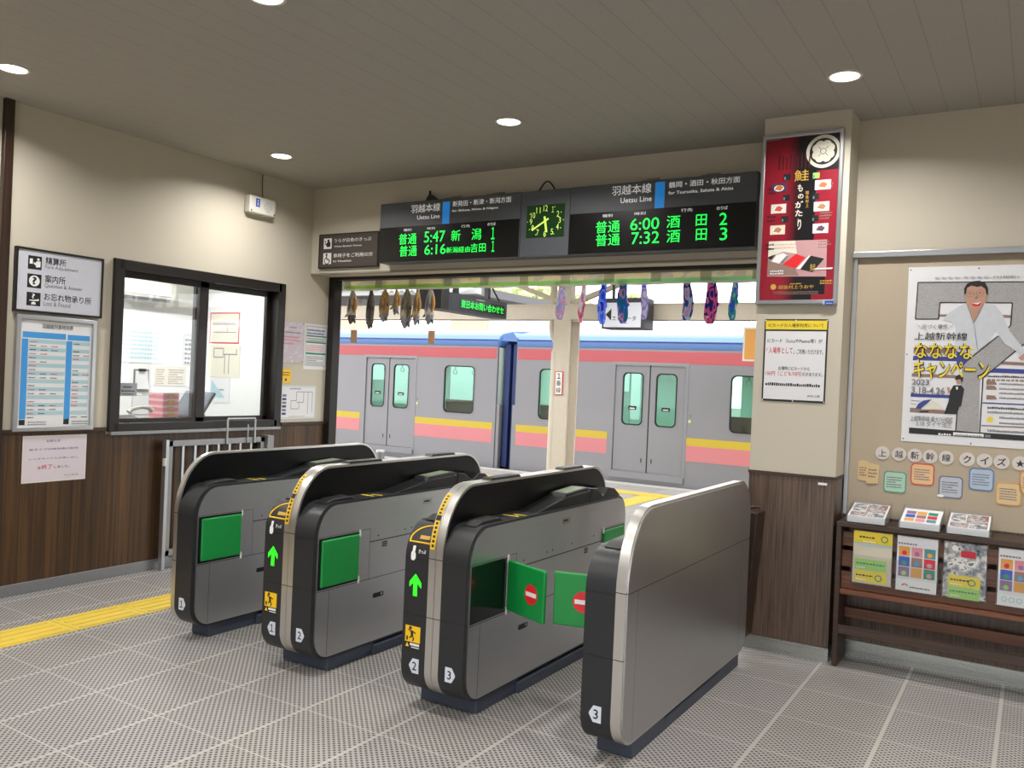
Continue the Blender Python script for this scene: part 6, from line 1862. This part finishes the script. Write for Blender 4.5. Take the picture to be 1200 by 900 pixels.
def train_car(label, ua, ub, doors, wins, stripes, end):
    t = thing('train_car', label, 'train car', (TX, TY, 0), TA, 'train standing at the platform')
    D = 2.75
    zb_, zt = -0.10, 1.93
    dz0, dz1 = 0.175, 1.885
    hs = [(d0, dz0, d1, dz1) for d0, dm, d1 in doors] + [(w0, 0.89, w1, 1.80) for w0, w1 in wins]
    MB().holes(ua, zb_, ub, 2.15, hs, 0, 0.05).build('side_wall', 'train_steel', t)
    MB().holes(ua, zb_, ub, 2.15, [(h[0], max(h[1], .89), h[2], h[3]) for h in hs], D - 0.05, D).build('far_side_wall', 'train_steel', t)
    MB().box(ua, 0.05, 0.10, ub, D - 0.05, 0.17).build('floor', 'train_floor', t)
    MB().box(ua, 0.05, 2.09, ub, D - 0.05, 2.13).build('ceiling', 'train_inside', t)
    b = MB().holes(ua, 0.17, ub, 2.09, hs, 0.052, 0.06)
    b.holes(ua, 0.17, ub, 2.09, [(h[0], max(h[1], .89), h[2], h[3]) for h in hs], D - 0.06, D - 0.052)
    b.box(ua, 0.05, 0.17, ua + .05, D - 0.05, 2.09).box(ub - .05, 0.05, 0.17, ub, D - 0.05, 2.09)
    b.build('lining', 'train_inside', t)
    # roof with a rounded shoulder
    prof = [(-0.004, 2.15), (-0.012, 2.17), (-0.012, 2.25), (0.0, 2.262), (0.02, 2.275), (0.06, 2.33), (0.16, 2.385), (0.5, 2.45), (D / 2, 2.50), (D - 0.5, 2.45), (D - .16, 2.385), (D - .06, 2.33), (D + .0, 2.26), (D + 0.004, 2.15)]
    MB().prism(prof, 'x', ua, ub).build('roof', 'train_roof_blue', t, smooth=40)
    MB().box(ua, -0.022, 2.258, ub, 0.0, 2.272).build('gutter', mat('gutter_blue', '#3d5792', rough=0.4), t)
    MB().box(ua + .02, -0.003, 1.925, ub - .02, 0.001, 2.115).build('upper_band', 'train_red', t)
    for s0, s1 in stripes:
        MB().box(s0, -0.003, 0.665, s1, 0.001, 0.785).build('yellow_stripe', 'train_yellow', t)
        MB().box(s0, -0.003, 0.425, s1, 0.001, 0.665).build('pink_stripe', 'train_pink', t)
    MB().box(ua, 0.04, -0.7, ub, D - .04, -0.10).build('underframe', 'rubber', t)
    for w0, w1 in wins:
        win_parts(t, w0, .89, w1, 1.80, t)
        MB().box(w0, 0.25, 0.62, w1, 0.7, 0.66).box(w0, 0.10, 0.62, w1, 0.2, 1.15).build('seat', 'train_seat', t)
    for d0, dm, d1 in doors:
        MB().band([(d0 - .06, dz0 - .02), (d1 + .06, dz0 - .02), (d1 + .06, dz1 + .05), (d0 - .06, dz1 + .05)], [(d0, dz0), (d1, dz0), (d1, dz1), (d0, dz1)], 'y', -0.006, 0.002).build('door_frame', 'train_steel', t, bevel=0.002)
        MB().box(d0 - .04, -0.03, 0.06, d1 + .04, 0.03, 0.155).build('door_step', 'train_steel_low', t, bevel=0.004)
        for a0, a1, hs_ in ((d0 + .01, dm - .008, 1), (dm + .008, d1 - .01, -1)):
            wc = (a0 + a1) / 2 + 0.012 * hs_
            ww = (a1 - a0) * 0.345
            w0, w1, wz0, wz1 = wc - ww, wc + ww, 0.90, 1.79
            lf = MB().holes(a0, dz0 + .01, a1, dz1 - .01, [(w0, wz0, w1, wz1)], 0.016, 0.045).build('door', 'train_steel', t)
            win_parts(t, w0, wz0, w1, wz1, lf, 0.016, 0.08)
            MB().box(wc - 0.07, 0.013, 1.17, wc + 0.07, 0.022, 1.23).build('sticker', 'ink_black', lf)
            MB().box(wc - 0.045, 0.012, 1.185, wc + 0.045, 0.014, 1.2).build('sticker_print', 'ink_white', lf)
            MB().box(dm - .008 if hs_ < 0 else a1 - .004, 0.014, dz0, dm + .008 if hs_ < 0 else a1 + .004, 0.05, dz1).build('door_edge', 'rubber', lf)
            MB().box(a1 - 0.10 if hs_ > 0 else a0 + 0.06, 0.012, 0.33, a1 - 0.085 if hs_ > 0 else a0 + 0.075, 0.018, 0.40).build('finger_pull', 'rubber', lf)
        MB().prism(circle(d1 + .105, 1.04, 0.028, 16), 'y', -0.012, 0.0).build('door_button', mat('button_green', '#b9c28a', rough=0.4), t)
        MB().prism(circle(d1 + .105, 1.13, 0.016, 12), 'y', -0.008, 0.0).build('door_lamp', 'ink_grey', t)
        # vestibule screens and poles behind the doors
        for s in (d0 - .05, d1 + .05):
            MB().box(s - .012, 0.12, 0.17, s + .012, 0.65, 1.45).build('draught_screen', 'train_inside', t)
            MB().cyl((s, 0.68, 0.17), (s, 0.68, 2.09), 0.016, n=10).build('grab_pole', 'aluminium', t)
    # strap rail
    rl = MB().cyl((ua + .1, 0.75, 1.86), (ub - .1, 0.75, 1.86), 0.014, n=8).build('strap_rail', 'aluminium', t)
    n = int((ub - ua) / 0.45)
    for k in range(n):
        u = ua + .3 + k * .45
        if u < -7.5 or u > 4:
            continue
        MB().box(u - .01, 0.745, 1.72, u + .01, 0.755, 1.86).band(circle(u, 1.67, .05, 14), circle(u, 1.67, .038, 14), 'y', .743, .757).build('strap', 'white_plastic', rl)
    # corner cover at the coupling end
    e0, e1 = (ub - 0.0, ub + 0.07) if end > 0 else (ua - 0.07, ua)
    MB().box(e0, 0.02, -0.05, e1, 0.12, 1.12).build('corner_cover', 'train_steel_low', t, bevel=0.01)
    return t


train_car('train car beyond the first gates, ending at the dark coupling gap', -13.5, -2.70, [(-11.9, -11.28, -10.66), (-5.845, -5.245, -4.605)], [(-8.6, -6.62), (-3.90, -3.165)], [(-10.4, -5.965), (-4.585, -2.76)], 1)
train_car('train car behind the platform column and beside the pillar', -2.29, 9.2, [(-.36, .253, .85), (5.6, 6.2, 6.82)], [(-1.83, -1.15), (1.56, 2.6), (3.2, 4.9)], [(-2.25, -.465), (.885, 5.2)], -1)
TR_ = Matrix.Translation((TX, TY, 0)) @ Matrix.Rotation(TA, 4, 'Z')
t = thing('gangway', 'dark blue gangway bellows between the two train cars', 'gangway', (TX, TY, 0), TA)
b = MB()
for k in range(6):
    u = -2.69 + k * 0.066
    b.box(u, 0.30, 0.0, u + 0.05, 2.45, 2.33).box(u + .05, 0.34, 0.0, u + .066, 2.41, 2.30)
b.build('bellows', 'train_gap_blue', t)
MB().box(-2.64, 0.14, 0.0, -2.52, 0.26, 2.2).box(-2.46, 0.14, 0.0, -2.34, 0.26, 2.2).build('side_baffle', 'train_gap_blue', t, bevel=0.01)
MB().prism([(-2.66, 2.25), (-2.58, 2.36), (-2.42, 2.40), (-2.33, 2.30), (-2.33, 2.24)], 'y', 0.05, 1.2).build('top_cover', 'train_roof_blue', t, smooth=40)
MB().box(-2.69, 0.2, -0.7, -2.30, 2.5, -0.0).build('coupling', 'rubber', t)
for nm, us in (('near', (-6.6, -1.7)),):
    for u in (-9.5, -5.6, -3.4, -1.2, 0.8, 3.4):
        w = TR_ @ Vector((u, 1.35, 2.03))
        ld = bpy.data.lights.new('train_lamp', 'AREA'); ld.shape = 'RECTANGLE'; ld.size = 1.2; ld.size_y = 0.2; ld.energy = TRAIN_W; ld.color = (0.96, 1.0, 0.97)
        lo = bpy.data.objects.new('train_lamp', ld); COL.objects.link(lo); lo.location = w; lo.rotation_euler = (0, 0, TA)

# ================================================================== beyond the tracks
t = thing('far_canopy', 'dark roof of the opposite platform seen above the beam', 'canopy', (-23, 22, 0))
MB().box(-11, -2.5, 4.05, 8.6, 4, 4.3).build('roof_slab', mat('far_roof', '#5b5b5e', rough=0.7), t)
b = MB().grid(lambda u, v: (6.9 + 2.9 * u, -2.6 - 0.5 * v, 4.0 - 0.12 * v + 0.045 * math.sin(u * 2 * PI * 8)), 96, 2)
o = b.build('translucent_eave', mat('eave_white', '#d5dade', rough=0.5), t); o.modifiers.new('thickness', 'SOLIDIFY').thickness = 0.02
MB().box(-11, -2.4, 3.88, 9.8, -2.2, 4.04).build('fascia_beam', mat('far_beam', '#a9a7a2', rough=0.7), t)
for k in range(5):
    MB().box(-10.5 + k * 4.6, 0.0, -1.2, -10.25 + k * 4.6, 0.25, 4.05).build('post', 'far_beam', t)
t = thing('platform_shelter', 'white waiting shelter on the opposite platform, glimpsed over the train roof', 'shelter', (-17, 19.0, -1.2))
MB().box(-12, 0, 0, 9.5, 0.2, 4.55).build('wall', mat('shelter_white', '#e2e1dd', rough=0.7), t)
for x0, x1 in ((-2.6, 0.4), (3.4, 4.6)):
    MB().box(x0, -0.03, 3.9, x1, 0.0, 4.42).build('window_panel', mat('far_tan', '#c9b79c', rough=0.7), t)
MB().box(-12.1, -0.15, 4.55, 9.6, 0.3, 4.62).build('coping', 'far_beam', t)
leafm = patchy('foliage', ['#4d5f37', '#7d8a55', '#a9ad7b', '#64764a'], scale=3.0, rough=0.9, detail=5)
for k, (x, y, s, hgt) in enumerate(((-27.6, 44, 1.9, 6.0), (-29.0, 50.5, 2.1, 7.0), (-23.2, 44, 1.8, 5.9), (-34.5, 47, 2.2, 6.2), (-25.0, 57, 1.9, 7.0))):
    pl = ('bushy tree above the white eave, nearest the hanging display', 'taller tree set back behind the white eave', 'tree above the eave nearest the platform column', 'tree hidden behind the hanging display', 'farthest tree, behind the platform column')[k]
    t = thing('tree', 'pale green ' + pl, 'tree', (x, y, -1.2), 0, 'trees beyond the railway')
    MB().tube([(0, 0, 0), (0.1, 0, hgt * .5), (0, 0.1, hgt)], [.22, .16, .08], 10).build('trunk', 'rack_dark', t)
    bm = bmesh.new(); rn = random.Random(k)
    b = MB()
    for q in range(16):
        a = rn.uniform(0, 2 * PI); rr_ = s * rn.uniform(.1, .75); zz = hgt + s * rn.uniform(-.6, .8)
        r0 = s * rn.uniform(.32, .55)
        bm.clear(); bmesh.ops.create_icosphere(bm, subdivisions=3, radius=r0)
        cx_, cy_ = rr_ * math.cos(a), rr_ * math.sin(a)
        vs = [(v.co * (1 + rn.uniform(-.16, .16))) for v in bm.verts]
        b.add([(v.x + cx_, v.y + cy_, v.z * .85 + zz) for v in vs], [tuple(v.index for v in f.verts) for f in bm.faces])
    bm.free()
    b.build('crown', leafm, t)
